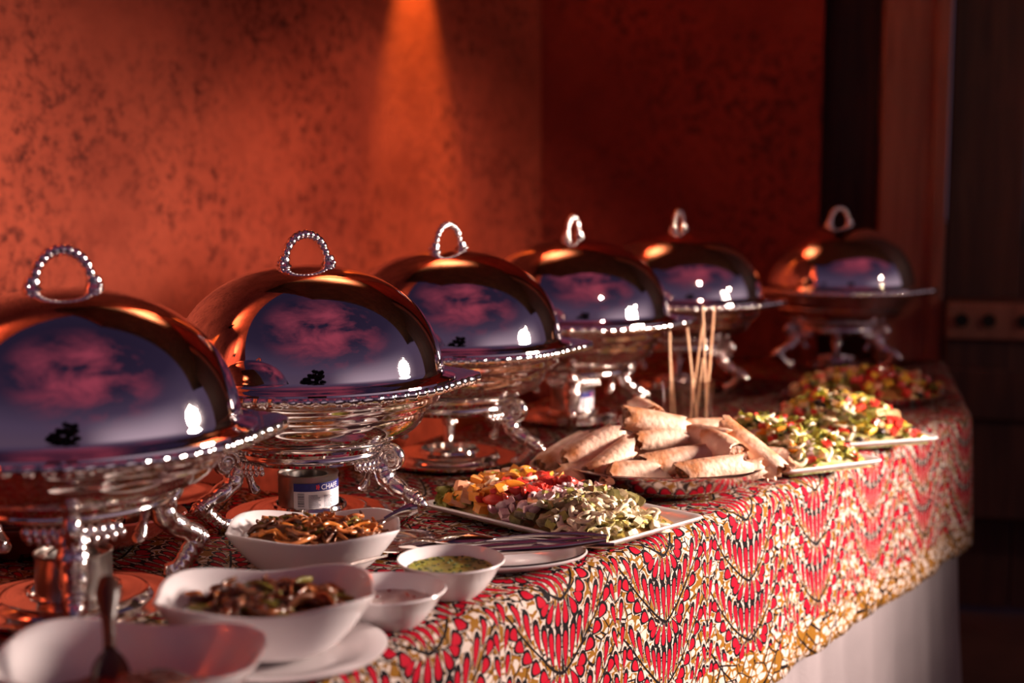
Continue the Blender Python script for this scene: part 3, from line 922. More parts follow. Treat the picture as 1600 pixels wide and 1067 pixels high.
def round_plate(name, label, loc, r, sx=1, sy=1, rot=0, m=M_PORC, h=0.014, cat='plate', group=None):
    prof = [(0, 0.004), (r * 0.55, 0.004), (r * 0.66, 0.006), (r * 0.78, h * 0.75), (r * 0.97, h), (r, h - 0.001), (r * 0.985, h - 0.0035), (r * 0.8, h * 0.4), (r * 0.62, 0.0), (0, 0.0)]
    bm = lathe(prof, 80, sx=sx, sy=sy)
    o = link_bm(name, bm, m); o.location = loc; o.rotation_euler = (0, 0, rot)
    return tag(o, label, cat, group)
round_plate('dinner_plate', 'white round plate under the middle square bowl at the front', (-0.235, 1.408, T + 0.001), 0.108)
round_plate('side_plate', 'silver edged plate behind the bowl of fried strips', (-0.150, 1.835, T + 0.001), 0.062, m=M_SILVER, h=0.012)
# dip bowls
def dip_bowl(label, loc, r, h, dipmat, dz, fleck_mat, nfleck, dname):
    t = thing('dip_bowl', label, 'bowl', loc, 0, 'small round dip bowls')
    prof = [(0, 0.001), (r * 0.48, 0.0), (r * 0.52, 0.002), (r * 0.66, h * 0.25), (r * 0.82, h * 0.6), (r * 0.93, h * 0.9), (r * 0.985, h * 0.97), (r, h), (r * 0.985, h + 0.0018), (r * 0.95, h * 0.98), (r * 0.89, h * 0.88),
            (r * 0.78, h * 0.6), (r * 0.62, h * 0.28), (r * 0.4, h * 0.1), (0, h * 0.1)]
    link_bm('bowl_body', lathe(prof, 72), M_PORC, t)
    # the dip itself
    rr = r * (0.62 + 0.27 * dz) * 0.985
    bm = bmesh.new()
    c = bm.verts.new((0, 0, h * dz + 0.001)); prev = [c]
    SEG = 48; rings = []
    for k in range(1, 9):
        ring = []
        for i in range(SEG):
            a = 2 * PI * i / SEG
            q = rr * k / 8
            z = h * dz + 0.0028 * noise.noise(Vector((q * math.cos(a) * 60, q * math.sin(a) * 60, 5 * dz))) + (0.002 if k == 8 else 0)
            ring.append(bm.verts.new((q * math.cos(a), q * math.sin(a), z)))
        rings.append(ring)
    for i in range(SEG): bm.faces.new((c, rings[0][i], rings[0][(i + 1) % SEG]))
    for Ar, Br in zip(rings[:-1], rings[1:]):
        for i in range(SEG): bm.faces.new((Ar[i], Br[i], Br[(i + 1) % SEG], Ar[(i + 1) % SEG]))
    d = link_bm(dname, bm, dipmat); d.location = loc
    fl = bmesh.new()
    rnd = random.Random(int(r * 1e5) + nfleck)
    for k in range(nfleck):
        a = rnd.random() * 2 * PI
        back = rnd.random() < 0.12 and nfleck > 20
        if back:
            a = rnd.uniform(0.1, 0.9) * PI; q = rr * rnd.uniform(0.90, 1.03); z = h * rnd.uniform(0.72, 0.80)
        else:
            q = rr * math.sqrt(rnd.random()) * 0.95; z = h * dz + 0.002
        blob(fl, (q * math.cos(a), q * math.sin(a), z), (rnd.uniform(.0012, .0036), rnd.uniform(.001, .0030), .0011), 1, Matrix.Rotation(rnd.random() * 3, 3, 'Z'))
    f = link_bm('herb_flecks' if nfleck > 20 else 'chilli_flecks', fl, fleck_mat, d, smooth=False); f['kind'] = 'stuff'
    return t, d
M_GREEN = mat('coriander_dip', (0.30, 0.29, 0.025), 0.35, 0, 160, (0.46, 0.42, 0.07), 0.35, 0.7, bump=0.6, bump_scale=220)
M_HERB = mat('chopped_herb', (0.035, 0.06, 0.010), 0.5, 0, 80, (0.07, 0.11, 0.015))
M_CREAM = mat('yoghurt_dip', (0.62, 0.50, 0.46), 0.35, 0, 40, (0.56, 0.43, 0.40), bump=0.2, bump_scale=60)
M_CHILI = mat('red_chilli', (0.42, 0.03, 0.025), 0.35, 0, 60, (0.30, 0.02, 0.02))
_, gd = dip_bowl('small white bowl of green herb dip near the cloth edge', (-0.0715, 1.628, T + 0.001), 0.0635, 0.042, M_GREEN, 0.72, M_HERB, 90, 'herb_dip')
tag(gd, 'chunky green herb dip filling the small white bowl', 'dip')
_, cd = dip_bowl('small white bowl of pale cream dip beside the front square bowl', (-0.133, 1.517, T + 0.001), 0.0615, 0.040, M_CREAM, 0.58, M_CHILI, 12, 'cream_dip')
tag(cd, 'pale cream dip with red bits in the small white bowl', 'dip')

# ------------------------------------------------------------------ cutlery
def spoon(name, label, head, tail, head_l, head_w, rise=0.012, m=M_STEEL, deep=0.008, handle_r=0.0025, group=None, cat='spoon', flip=False, fork=False):
    """head and tail are world points; one continuous utensil with head part and handle part"""
    head, tail = Vector(head), Vector(tail)
    ax = (tail - head); Lh = ax.length; ax.normalize()
    side = Vector((0, 0, 1)).cross(ax).normalized(); up = ax.cross(side)
    t = thing(name, label, cat, tuple(head), 0, group)
    bm = bmesh.new()
    nu, nv = 16, 9
    def hw(u):
        return head_w * (math.sin(PI * min(1, max(0, u)) ** 0.85) ** 0.6) * 0.5 if not fork else head_w * (0.5 if u < 0.6 else 0.5 * (1 - (u - 0.6) / 0.4) + 0.05)
    top = []
    for i in range(nu + 1):
        u = i / nu; row = []
        w = max(hw(u), 0.0028 if u > 0.5 else 0.0008)
        for j in range(nv):
            v = j / (nv - 1) * 2 - 1
            dz = (-deep if not flip else deep) * (1 - v * v) * math.sin(PI * u)
            p = ax * (u * head_l) + side * (w * v) + up * (dz)
            row.append(bm.verts.new(p))
        top.append(row)
    for Ar, Br in zip(top[:-1], top[1:]):
        for j in range(nv - 1):
            if fork and Ar is not None and top.index(Ar) < 8 and j % 2 == 1: continue
            bm.faces.new((Ar[j], Br[j], Br[j + 1], Ar[j + 1]))
    bmesh.ops.recalc_face_normals(bm, faces=bm.faces)
    hd = link_bm('fork_head' if fork else 'spoon_bowl', bm, m, t)
    s = hd.modifiers.new('solid', 'SOLIDIFY'); s.thickness = 0.0014; s.offset = 0
    pts = []
    for i in range(20):
        f = i / 19
        pts.append(ax * (head_l * 0.97 + (Lh - head_l * 0.97) * f) + up * (rise * math.sin(PI * f)))
    link_bm('handle', tube(pts, lerp_list([handle_r * 0.8, handle_r * 0.8, handle_r * 0.9, handle_r * 1.3, handle_r * 1.7, handle_r * 1.1], 20), 10, flat=0.45 if m is M_STEEL else 1.0), m, t)
    return t
# serving cutlery on its plate
PLATE_C = Vector((-0.015, 1.757, T + 0.001))
M_RIM = mat('plate_with_dark_line', (0.74, 0.69, 0.70), 0.14, 0, 5, (0.70, 0.65, 0.66), coat=0.4)
pl = round_plate('cutlery_plate', 'white oval plate with serving cutlery in front of the salad platter', tuple(PLATE_C), 0.112, 1.0, 0.64, math.radians(8), M_RIM, 0.016)
bm = bmesh.new()
ring = [(0.109 * math.cos(a), 0.109 * 0.64 * math.sin(a), 0.0168) for a in [2 * PI * k / 72 for k in range(73)]]
tube(ring, 0.0012, 6, bm, cap=False)
link_bm('silver_rim', bm, M_STEEL, pl)
zc = T + 0.022
spoon('serving_spoon', 'large steel serving spoon at the back of the cutlery plate', (-0.105, 1.785, zc + 0.004), (0.120, 1.755, zc + 0.016), 0.085, 0.046, 0.004, flip=True, group='serving cutlery on the oval plate')
spoon('serving_spoon', 'steel serving spoon with its bowl poking left over the plate edge', (-0.150, 1.790, zc - 0.004), (0.085, 1.735, zc + 0.010), 0.080, 0.042, 0.004, flip=True, group='serving cutlery on the oval plate')
spoon('serving_fork', 'steel serving fork lying in front on the cutlery plate', (-0.095, 1.752, zc - 0.002), (0.128, 1.740, zc + 0.009), 0.075, 0.026, 0.003, deep=0.004, fork=True, group='serving cutlery on the oval plate', cat='fork')
# tongs: two arms and hinge
tg = thing('serving_tongs', 'steel serving tongs lying open with tips at the plate right rim', 'tongs', (0, 0, 0), 0, 'serving cutlery on the oval plate')
for s in (-1, 1):
    pts = catmull([(-0.070, 1.727 + 0.004 * s, zc + 0.004), (-0.02, 1.727 + 0.012 * s, zc + 0.007), (0.05, 1.737 + 0.014 * s, zc + 0.010), (0.118, 1.752 + 0.008 * s, zc + 0.014)], 8)
    link_bm('arm', tube(pts, lerp_list([0.0042, 0.0048, 0.0042, 0.003], len(pts)), 10, flat=0.5), M_STEEL, tg)
bm = bmesh.new(); blob(bm, (-0.071, 1.727, zc + 0.004), (0.006, 0.0065, 0.0035), 2)
link_bm('hinge', bm, M_STEEL, tg)
# spoons in the bowls
spoon('table_spoon', 'steel spoon leaning out of the bowl of fried strips', (-0.205, 1.74, B_LOC[2] + 0.046), tuple(px(652, 795, 1.76)), 0.05, 0.032, 0.003, handle_r=0.0052)
spoon('table_spoon', 'steel spoon sunk in the dark stir-fry, thin handle crossing the rim', (-0.285, 1.392, A_LOC[2] + 0.056), tuple(px(604, 868, 1.60)), 0.06, 0.036, 0.002, m=M_DULL, handle_r=0.0012, flip=True)
spoon('wooden_spoon', 'dark wooden spoon standing upright in the bottom left bowl', tuple(Vector(C_LOC) + Vector((-0.01, -0.01, 0.03))), tuple(px(168, 905, 1.30)), 0.05, 0.034, 0.0, m=M_SPOONWOOD, handle_r=0.0075)

# ------------------------------------------------------------------ stir-fry strips
M_ONION = mat('fried_onion', (0.38, 0.10, 0.028), 0.25, 0, 60, (0.52, 0.18, 0.05), 0.3, 0.7, spec=0.7, coat=0.4, obj_var=0.35)
M_CARROT = mat('carrot_strip', (0.55, 0.15, 0.02), 0.3, 0, 60, (0.62, 0.20, 0.03), coat=0.4, obj_var=0.2)
M_PEPG = mat('green_pepper_strip', (0.16, 0.14, 0.02), 0.3, 0, 60, (0.24, 0.18, 0.03), coat=0.4, obj_var=0.2)
M_MEAT = mat('dark_fried_strip', (0.10, 0.030, 0.014), 0.3, 0, 80, (0.20, 0.07, 0.028), coat=0.4, obj_var=0.3)
def strip_mesh(name, L_, w, curl, seed):
    rnd = random.Random(seed)
    pts = catmull([(-L_ / 2, 0, 0), (-L_ / 6, curl * rnd.uniform(-1, 1), rnd.uniform(-.3, .6) * curl), (L_ / 6, curl * rnd.uniform(-1, 1), rnd.uniform(-.3, .6) * curl), (L_ / 2, 0, curl * rnd.uniform(-.4, .4))], 3)
    bm = tube(pts, [w * (0.55 + 0.45 * math.sin(PI * (i + .6) / (len(pts) + .4))) for i in range(len(pts))], 6, flat=0.5)
    me = bpy.data.meshes.new(name); bm.to_mesh(me); bm.free()
    for p in me.polygons: p.use_smooth = True
    return me
def stirfry(loc, half, z0, dome, kinds, count, seed, group, where):
    rnd = random.Random(seed)
    # sauce and smaller shreds below the strips
    bm = bmesh.new(); SEG = 40; rings = []
    c = bm.verts.new((0, 0, z0 + dome * 0.7))
    for k in range(1, 9):
        ring = []
        for i in range(SEG):
            a = 2 * PI * i / SEG; q = half * k / 8
            w = 1.0 / ((abs(math.cos(a)) ** 2.7 + abs(math.sin(a)) ** 2.7) ** (1 / 2.7))
            z = z0 + dome * 0.7 * (1 - (k / 8) ** 2) + 0.006 * noise.noise(Vector((q * math.cos(a) * 90, q * math.sin(a) * 90, seed)))
            ring.append(bm.verts.new((q * w * math.cos(a), q * w * math.sin(a) * 0.74, z)))
        rings.append(ring)
    for i in range(SEG): bm.faces.new((c, rings[0][i], rings[0][(i + 1) % SEG]))
    for Ar, Br in zip(rings[:-1], rings[1:]):
        for i in range(SEG): bm.faces.new((Ar[i], Br[i], Br[(i + 1) % SEG], Ar[(i + 1) % SEG]))
    base = link_bm('stir_fry', bm, M_MEAT); base.location = loc
    tag(base, where[0], 'food', None, 'stuff')
    meshes = {}
    for nm, m_, L_, w, n_ in kinds:
        ms = []
        for k in range(4):
            me = strip_mesh(nm, L_, w, L_ * 0.22, seed * 13 + k); me.materials.append(m_); ms.append(me)
        meshes[nm] = ms
    for nm, m_, L_, w, n_ in kinds:
        for k in range(n_):
            o = bpy.data.objects.new(nm, rnd.choice(meshes[nm])); COL.objects.link(o)
            q = half * math.sqrt(rnd.random()) * 0.88; a = rnd.random() * 2 * PI
            z = z0 + dome * (1 - (q / half) ** 2) + rnd.uniform(-0.001, 0.006)
            o.location = (loc[0] + q * math.cos(a), loc[1] + q * math.sin(a) * 0.74, loc[2] + z)
            o.rotation_euler = (rnd.uniform(-.5, .5), rnd.uniform(-.45, .45), rnd.random() * 2 * PI)
            tag(o, 'glossy %s in the %s' % (nm.replace('_', ' '), where[1]), 'food', nm.replace('_', ' ') + 's in the ' + where[1])
KB = (('onion_strip', M_ONION, 0.040, 0.0030, 62), ('carrot_strip', M_CARROT, 0.036, 0.0032, 22), ('pepper_strip', M_PEPG, 0.042, 0.0042, 14), ('dark_strip', M_MEAT, 0.038, 0.0042, 30))
KA = (('onion_strip', M_ONION, 0.040, 0.0036, 40), ('dark_strip', M_MEAT, 0.042, 0.0050, 46), ('pepper_strip', M_PEPG, 0.040, 0.0045, 16))
stirfry(B_LOC, 0.090, 0.043, 0.013, KB, 0, 3, 'x', ('brown stir-fry sauce and shreds in the bowl before the fuel tin', 'bowl before the fuel tin'))
stirfry(A_LOC, 0.088, 0.040, 0.014, KA, 0, 5, 'x', ('dark stir-fry sauce and shreds in the bowl on the plate', 'bowl on the white plate'))
M_STEW = mat('red_stew', (0.20, 0.022, 0.012), 0.3, 0, 50, (0.12, 0.015, 0.010), bump=0.6, bump_scale=90, coat=0.3)
bm = bmesh.new()
rnd = random.Random(2)
for k in range(60):
    a, q = rnd.random() * 2 * PI, 0.065 * math.sqrt(rnd.random())
    blob(bm, (q * math.cos(a) + 0.01, q * math.sin(a) * .7, 0.030 + 0.012 * (1 - q / .065)), (0.011, 0.009, 0.008), 1)
lathe([(0.080, 0.028), (0.05, 0.034), (0, 0.036)], 40, bm, sy=0.74)
st = link_bm('red_stew', bm, M_STEW); st.location = C_LOC
tag(st, 'dark red stew in the bottom left bowl', 'food', None, 'stuff')

# ================================================================== PLATTERS AND SALADS
def platter(label, near, right_dir, w, l, group='white rectangular salad platters', m=M_PLATE):
    """near corner, direction of the short edge; long edge runs back-left"""
    rd = Vector((*right_dir, 0)).normalized(); bd = Vector((-rd.y, rd.x, 0))
    t = thing('salad_platter', label, 'platter', (near[0], near[1], T + 0.001), math.atan2(rd.y, rd.x), group)
    SEGS = []
    def rr(x0, y0, x1, y1, r, z, bm):
        out = []
        for (cx_, cy_, a0) in ((x1 - r, y1 - r, 0), (x0 + r, y1 - r, PI / 2), (x0 + r, y0 + r, PI), (x1 - r, y0 + r, 1.5 * PI)):
            for k in range(5):
                a = a0 + k / 4 * PI / 2
                out.append(bm.verts.new((cx_ + r * math.cos(a), cy_ + r * math.sin(a), z)))
        return out
    bm = bmesh.new()
    prof = [(0.045, 0.0), (0.040, 0.0015), (0.012, 0.010), (0.0015, 0.0165), (0.0, 0.0185), (0.0012, 0.0205), (0.004, 0.0205), (0.012, 0.0165), (0.038, 0.0075), (0.05, 0.0065)]
    rings = [rr(i, i, w - i, l - i, max(0.004, 0.012 - i * 0.1), z, bm) for i, z in prof]
    for Ar, Br in zip(rings[:-1], rings[1:]):
        n = len(Ar)
        for i in range(n): bm.faces.new((Ar[i], Ar[(i + 1) % n], Br[(i + 1) % n], Br[i]))
    bm.faces.new(rings[0]); bm.faces.new(rings[-1])
    bmesh.ops.recalc_face_normals(bm, faces=bm.faces)
    link_bm('platter_body', bm, m, t)
    return t
PL1 = platter('white rectangular platter of sorted chopped vegetables in front of the spring rolls', (0.113, 1.775), (0.70, 0.714), 0.225, 0.345)
PL2 = platter('white rectangular platter with its corner over the cloth just right of the spring roll tray', (0.444, 2.238), (0.886, 0.463), 0.20, 0.30)
PL3 = platter('white rectangular platter, the farther of two jutting corners on the right', (0.573, 2.462), (0.943, 0.333), 0.215, 0.32)
# far silver oval tray
t4 = thing('oval_tray', 'silver oval tray of chopped salad at the far end of the table', 'tray', (0.770, 3.06, T + 0.001), math.radians(10))
def oval_tray(parent, a, b, h, m, base=0.62, seg=96):
    prof = [(0, 0), (base, 0), (base + .03, 0.001), (0.86, h * 0.45), (0.97, h * 0.9), (1.0, h), (1.005, h + 0.002), (0.99, h + 0.0025), (0.95, h * 0.93), (0.84, h * 0.52), (base, 0.004), (0, 0.004)]
    bm = lathe([(r, z) for r, z in prof], seg, sx=a, sy=b)
    return link_bm('tray_body', bm, m, parent)
oval_tray(t4, 0.185, 0.125, 0.022, M_SILVER)

# chunk meshes
def chunk(name, kind, m, s, seed):
    rnd = random.Random(seed)
    bm = bmesh.new()
    if kind == 'cube':
        bmesh.ops.create_cube(bm, size=1.0)
        bmesh.ops.subdivide_edges(bm, edges=bm.edges, cuts=1, use_grid_fill=True)
        sc = (rnd.uniform(.8, 1.3), rnd.uniform(.7, 1.0), rnd.uniform(.55, .85))
        for v in bm.verts:
            r = v.co.length
            v.co = v.co * (0.86 + 0.14 * (0.5 / max(r, 0.3)))
            v.co += Vector((rnd.uniform(-.06, .06), rnd.uniform(-.06, .06), rnd.uniform(-.06, .06)))
            v.co = Vector((v.co.x * sc[0], v.co.y * sc[1], v.co.z * sc[2])) * s
    elif kind == 'wedge':
        pts = [(-.75 + 1.5 * k / 6, 0.22 * math.cos((k - 3) * .5), 0) for k in range(7)]
        bm = tube(pts, [0.12, .26, .34, .36, .34, .26, .10], 7, flat=0.6)
        for v in bm.verts: v.co = v.co * s
    elif kind == 'ring':
        n = 9
        pts = [(0.6 * math.cos(-.3 + k * 3.4 / n), 0.6 * math.sin(-.3 + k * 3.4 / n), 0.1 * math.sin(k)) for k in range(n + 1)]
        bm = tube(pts, [0.10 + .05 * math.sin(PI * k / n) for k in range(n + 1)], 6, flat=1.9)
        for v in bm.verts: v.co = v.co * s
    elif kind == 'leaf':
        nx, ny = 7, 5; g = []
        ph = rnd.random() * 6
        for i in range(nx):
            row = []
            for j in range(ny):
                u_, v_ = i / (nx - 1), j / (ny - 1) * 2 - 1
                w = 0.55 * math.sin(PI * (0.12 + 0.84 * u_)) ** 0.7
                row.append(bm.verts.new(((u_ - .5) * 1.6 * s, v_ * w * s, (0.22 * math.sin(u_ * 5 + ph) + 0.2 * v_ * v_ + 0.12 * math.sin(v_ * 6 + u_ * 8 + ph)) * s)))
            g.append(row)
        for i in range(nx - 1):
            for j in range(ny - 1): bm.faces.new((g[i][j], g[i + 1][j], g[i + 1][j + 1], g[i][j + 1]))
        bmesh.ops.solidify(bm, geom=bm.faces[:], thickness=0.03 * s)
    elif kind == 'stick':
        pts = [(-1.0, 0, 0), (-.97, 0, 0), (-.3, .03, 0), (.4, .0, 0), (.97, -.05, 0), (1.0, -.05, 0)]
        bm = tube(pts, [.10, .20, .24, .24, .20, .1], 6)
        for v in bm.verts: v.co = v.co * s
    elif kind == 'egg':
        blob(bm, (0, 0, 0), (s * .6, s * .5, s * .36), 2)
    bm.normal_update()
    me = bpy.data.meshes.new(name); bm.to_mesh(me); bm.free()
    if kind in ('egg', 'leaf', 'ring', 'wedge'):
        for p in me.polygons: p.use_smooth = True
    me.materials.append(m)
    return me
F = {}
def food(key, c1, c2, **k):
    F[key] = mat(key, c1, 0.32, 0, 70, c2, 0.3, 0.7, coat=0.35, obj_var=0.18, spec=0.5, **k)
food('orange_pepper', (0.72, 0.22, 0.015), (0.80, 0.30, 0.03))
food('carrot', (0.70, 0.20, 0.03), (0.78, 0.27, 0.05))
food('tomato', (0.55, 0.025, 0.018), (0.66, 0.06, 0.035))
food('red_onion', (0.76, 0.58, 0.52), (0.46, 0.15, 0.22))
food('radish', (0.70, 0.56, 0.54), (0.60, 0.32, 0.34))
food('courgette', (0.12, 0.12, 0.03), (0.34, 0.27, 0.10))
food('aubergine', (0.46, 0.34, 0.19), (0.08, 0.06, 0.025))
food('pale_onion', (0.86, 0.76, 0.60), (0.80, 0.66, 0.38))
food('cabbage', (0.78, 0.66, 0.34), (0.62, 0.56, 0.18))
food('lettuce', (0.36, 0.36, 0.05), (0.56, 0.50, 0.13))
food('cucumber', (0.52, 0.48, 0.13), (0.36, 0.36, 0.06))
food('salmon', (0.58, 0.22, 0.10), (0.66, 0.32, 0.18))
food('black_olive', (0.02, 0.012, 0.012), (0.04, 0.02, 0.015))
food('parsley', (0.04, 0.075, 0.012), (0.08, 0.13, 0.02))
food('yellow_pepper', (0.70, 0.42, 0.03), (0.76, 0.50, 0.07))
food('bread_crouton', (0.60, 0.36, 0.17), (0.70, 0.46, 0.25))

def bed(parent, w, l, x0, y0, x1, y1, h, m, seed, label, wz=0.007):
    nx, ny = 26, 30
    bm = bmesh.new(); g = []
    for i in range(nx + 1):
        row = []
        for j in range(ny + 1):
            fx_, fy_ = i / nx, j / ny
            e = min(1, 4 * fx_ * (1 - fx_) * 1.6) * min(1, 4 * fy_ * (1 - fy_) * 1.6)
            z = wz + (h * e ** 0.7) * (0.75 + 0.45 * noise.noise(Vector((fx_ * 7, fy_ * 9, seed))))
            row.append(bm.verts.new((x0 + (x1 - x0) * fx_, y0 + (y1 - y0) * fy_, z)))
        g.append(row)
    for i in range(nx):
        for j in range(ny): bm.faces.new((g[i][j], g[i + 1][j], g[i + 1][j + 1], g[i][j + 1]))
    bmesh.ops.recalc_face_normals(bm, faces=bm.faces)
    o = link_bm('salad_bed', bm, m)
    o.location = parent.location; o.rotation_euler = parent.rotation_euler
    return tag(o, label, 'food', None, 'stuff')

MESHC = {}
def scatter(parent, pieces, region, height, seed, where, zmin=0.011):
    """pieces: (name, kind, material key, size, count); region(u,v random) -> local x, y, h01"""
    rnd = random.Random(seed)
    Mx = Matrix.Translation(parent.location) @ Matrix.Rotation(parent.rotation_euler[2], 4, 'Z')
    for nm, kind, mk, s, n_ in pieces:
        for k in range(n_):
            key = (nm, kind, mk, s, k % 3)
            if key not in MESHC: MESHC[key] = chunk(nm, kind, F[mk], s, hash((kind, s, k % 3)) % 9999 if False else (len(MESHC) * 7 + 1))
            o = bpy.data.objects.new(nm, MESHC[key]); COL.objects.link(o)
            x_, y_, h_ = region(rnd, nm)
            z_ = zmin + height * h_ + rnd.uniform(-0.003, 0.004)
            o.location = Mx @ Vector((x_, y_, z_))
            o.rotation_euler = (rnd.uniform(-.7, .7), rnd.uniform(-.6, .6), rnd.random() * 6.28)
            tag(o, 'small chopped %s piece in %s' % (nm.replace('_', ' '), where), 'food', '%s pieces in %s' % (nm.replace('_', ' '), where))

# --- platter 1: bands of vegetables across the platter (y = distance from the near corner along the long edge)
def band(y0, y1, xlo=0.012, xhi=0.205):
    def reg(rnd, nm):
        y = rnd.uniform(y0, y1); x = xlo + (xhi - xlo) * rnd.random()
        ex = min(1, (x - xlo + 0.012) / 0.05) * min(1, (xhi - x + 0.012) / 0.06)
        ey = min(1, (y - 0.02) / 0.05) * min(1, (0.335 - y) / 0.04)
        return x, y, max(0.0, ex) ** 0.6 * max(0.05, ey) ** 0.6
    return reg
W1 = 'the near vegetable platter'
M_BED1 = mat('mixed_salad_shreds', (0.30, 0.24, 0.08), 0.4, 0, 90, (0.40, 0.16, 0.06), 0.4, 0.6, bump=0.8, bump_scale=90)
bed(PL1, .225, .345, 0.018, 0.018, 0.205, 0.332, 0.028, M_BED1, 1, 'chopped shreds heaped under the vegetables of the near platter')
scatter(PL1, (('cabbage', 'leaf', 'cabbage', 0.016, 40), ('pale_onion', 'ring', 'pale_onion', 0.021, 50), ('cabbage_core', 'cube', 'pale_onion', 0.014, 56), ('parsley', 'leaf', 'parsley', 0.009, 8)), band(0.020, 0.108, 0.022, 0.160), 0.032, 11, W1)
scatter(PL1, (('courgette', 'cube', 'courgette', 0.017, 50), ('aubergine', 'cube', 'aubergine', 0.016, 34), ('cucumber', 'cube', 'cucumber', 0.016, 12), ('pale_onion', 'ring', 'pale_onion', 0.018, 8)), band(0.088, 0.166), 0.033, 12, W1)
scatter(PL1, (('red_onion', 'cube', 'red_onion', 0.015, 34), ('red_onion_petal', 'wedge', 'red_onion', 0.018, 16), ('radish', 'egg', 'radish', 0.020, 16)), band(0.145, 0.212), 0.034, 13, W1)
scatter(PL1, (('tomato', 'wedge', 'tomato', 0.022, 34), ('tomato_cube', 'cube', 'tomato', 0.015, 26)), band(0.190, 0.252), 0.037, 14, W1)
scatter(PL1, (('orange_pepper', 'cube', 'orange_pepper', 0.021, 24), ('orange_wedge', 'wedge', 'orange_pepper', 0.024, 10), ('coral_chunk', 'cube', 'salmon', 0.019, 12), ('pale_onion', 'ring', 'pale_onion', 0.02, 6)), band(0.226, 0.298), 0.038, 15, W1)
scatter(PL1, (('lettuce', 'leaf', 'lettuce', 0.026, 44), ('cucumber', 'cube', 'cucumber', 0.018, 18), ('coral_chunk', 'cube', 'salmon', 0.020, 12)), band(0.280, 0.338), 0.030, 16, W1)
# two carrot batons sticking up
for k, (a, b) in enumerate(((px(722, 762, 2.02), px(768, 792, 1.99)), (px(727, 757, 2.03), px(772, 786, 2.00)))):
    bm = tube([a, a.lerp(b, .03), a.lerp(b, .5), a.lerp(b, .97), b], [.0035, .0062, .0068, .0062, .0035], 7)
    o = link_bm('carrot_baton', bm, F['carrot'], smooth=False)
    tag(o, ('lower' if k == 0 else 'upper') + ' of two orange carrot batons poking up from the near platter', 'food', 'carrot batons on the near platter')
spoon('salad_spoon', 'dark steel salad spoon standing behind the carrot batons', tuple(px(765, 762, 2.08)), tuple(px(690, 775, 2.10)), 0.045, 0.034, 0.002, deep=0.007)

# --- the far platters, mixed salads
def heap(w, l, xlo=0.02, ylo=0.02, xhi=None, yhi=None):
    xhi = xhi or w - 0.02; yhi = yhi or l - 0.02
    def reg(rnd, nm):
        x = rnd.uniform(xlo, xhi); y = rnd.uniform(ylo, yhi)
        fx_, fy_ = (x - xlo) / (xhi - xlo), (y - ylo) / (yhi - ylo)
        return x, y, (min(1, 5 * fx_ * (1 - fx_)) * min(1, 5 * fy_ * (1 - fy_))) ** 0.7
    return reg
M_BED2 = mat('green_salad_shreds', (0.26, 0.25, 0.05), 0.4, 0, 90, (0.48, 0.40, 0.20), 0.4, 0.6, bump=0.8, bump_scale=90)
M_BED3 = mat('red_salad_shreds', (0.36, 0.10, 0.03), 0.4, 0, 90, (0.34, 0.22, 0.05), 0.4, 0.6, bump=0.8, bump_scale=90)
W2 = 'the green salad platter right of the spring rolls'
bed(PL2, .2, .3, 0.014, 0.014, 0.186, 0.288, 0.040, M_BED2, 2, 'green salad heaped on the platter right of the spring rolls')
scatter(PL2, (('lettuce', 'leaf', 'lettuce', 0.022, 38), ('pale_onion', 'ring', 'pale_onion', 0.020, 60), ('cucumber', 'cube', 'cucumber', 0.016, 44), ('radish', 'cube', 'radish', 0.014, 22), ('tomato', 'cube', 'tomato', 0.016, 26), ('carrot', 'cube', 'orange_pepper', 0.015, 26), ('parsley', 'leaf', 'parsley', 0.012, 18)), heap(.2, .3), 0.054, 22, W2)
W3 = 'the mixed salad platter with the farther jutting corner'
bed(PL3, .215, .32, 0.014, 0.014, 0.200, 0.306, 0.040, M_BED2, 3, 'mixed salad heaped on the platter with the farther jutting corner')
scatter(PL3, (('lettuce', 'leaf', 'lettuce', 0.022, 22), ('yellow_pepper', 'cube', 'yellow_pepper', 0.017, 48), ('tomato', 'cube', 'tomato', 0.017, 38), ('cucumber', 'cube', 'cucumber', 0.016, 32), ('black_olive', 'egg', 'black_olive', 0.015, 26), ('crouton', 'cube', 'bread_crouton', 0.017, 28), ('pale_onion', 'ring', 'pale_onion', 0.019, 22), ('parsley', 'leaf', 'parsley', 0.013, 20)), heap(.215, .32), 0.060, 23, W3)
W4 = 'the far oval tray'
bm = bmesh.new()
lathe([(1.0, 0.018), (0.85, 0.034), (0.5, 0.046), (0, 0.050)], 48, bm, sx=0.165, sy=0.108)
o = link_bm('salad_bed', bm, M_BED3); o.location = t4.location; o.rotation_euler = t4.rotation_euler
tag(o, 'red and green salad heaped on the far silver oval tray', 'food', None, 'stuff')
def ovalreg(rnd, nm):
    q = math.sqrt(rnd.random()); a = rnd.random() * 2 * PI
    return 0.165 * q * math.cos(a), 0.108 * q * math.sin(a), (1 - q * q) ** 0.6
scatter(t4, (('tomato', 'cube', 'tomato', 0.018, 56), ('lettuce', 'leaf', 'lettuce', 0.022, 20), ('yellow_pepper', 'cube', 'yellow_pepper', 0.018, 44), ('crouton', 'cube', 'bread_crouton', 0.018, 30), ('black_olive', 'egg', 'black_olive', 0.015, 26), ('coral_chunk', 'cube', 'salmon', 0.018, 22)), ovalreg, 0.050, 24, W4, zmin=0.020)

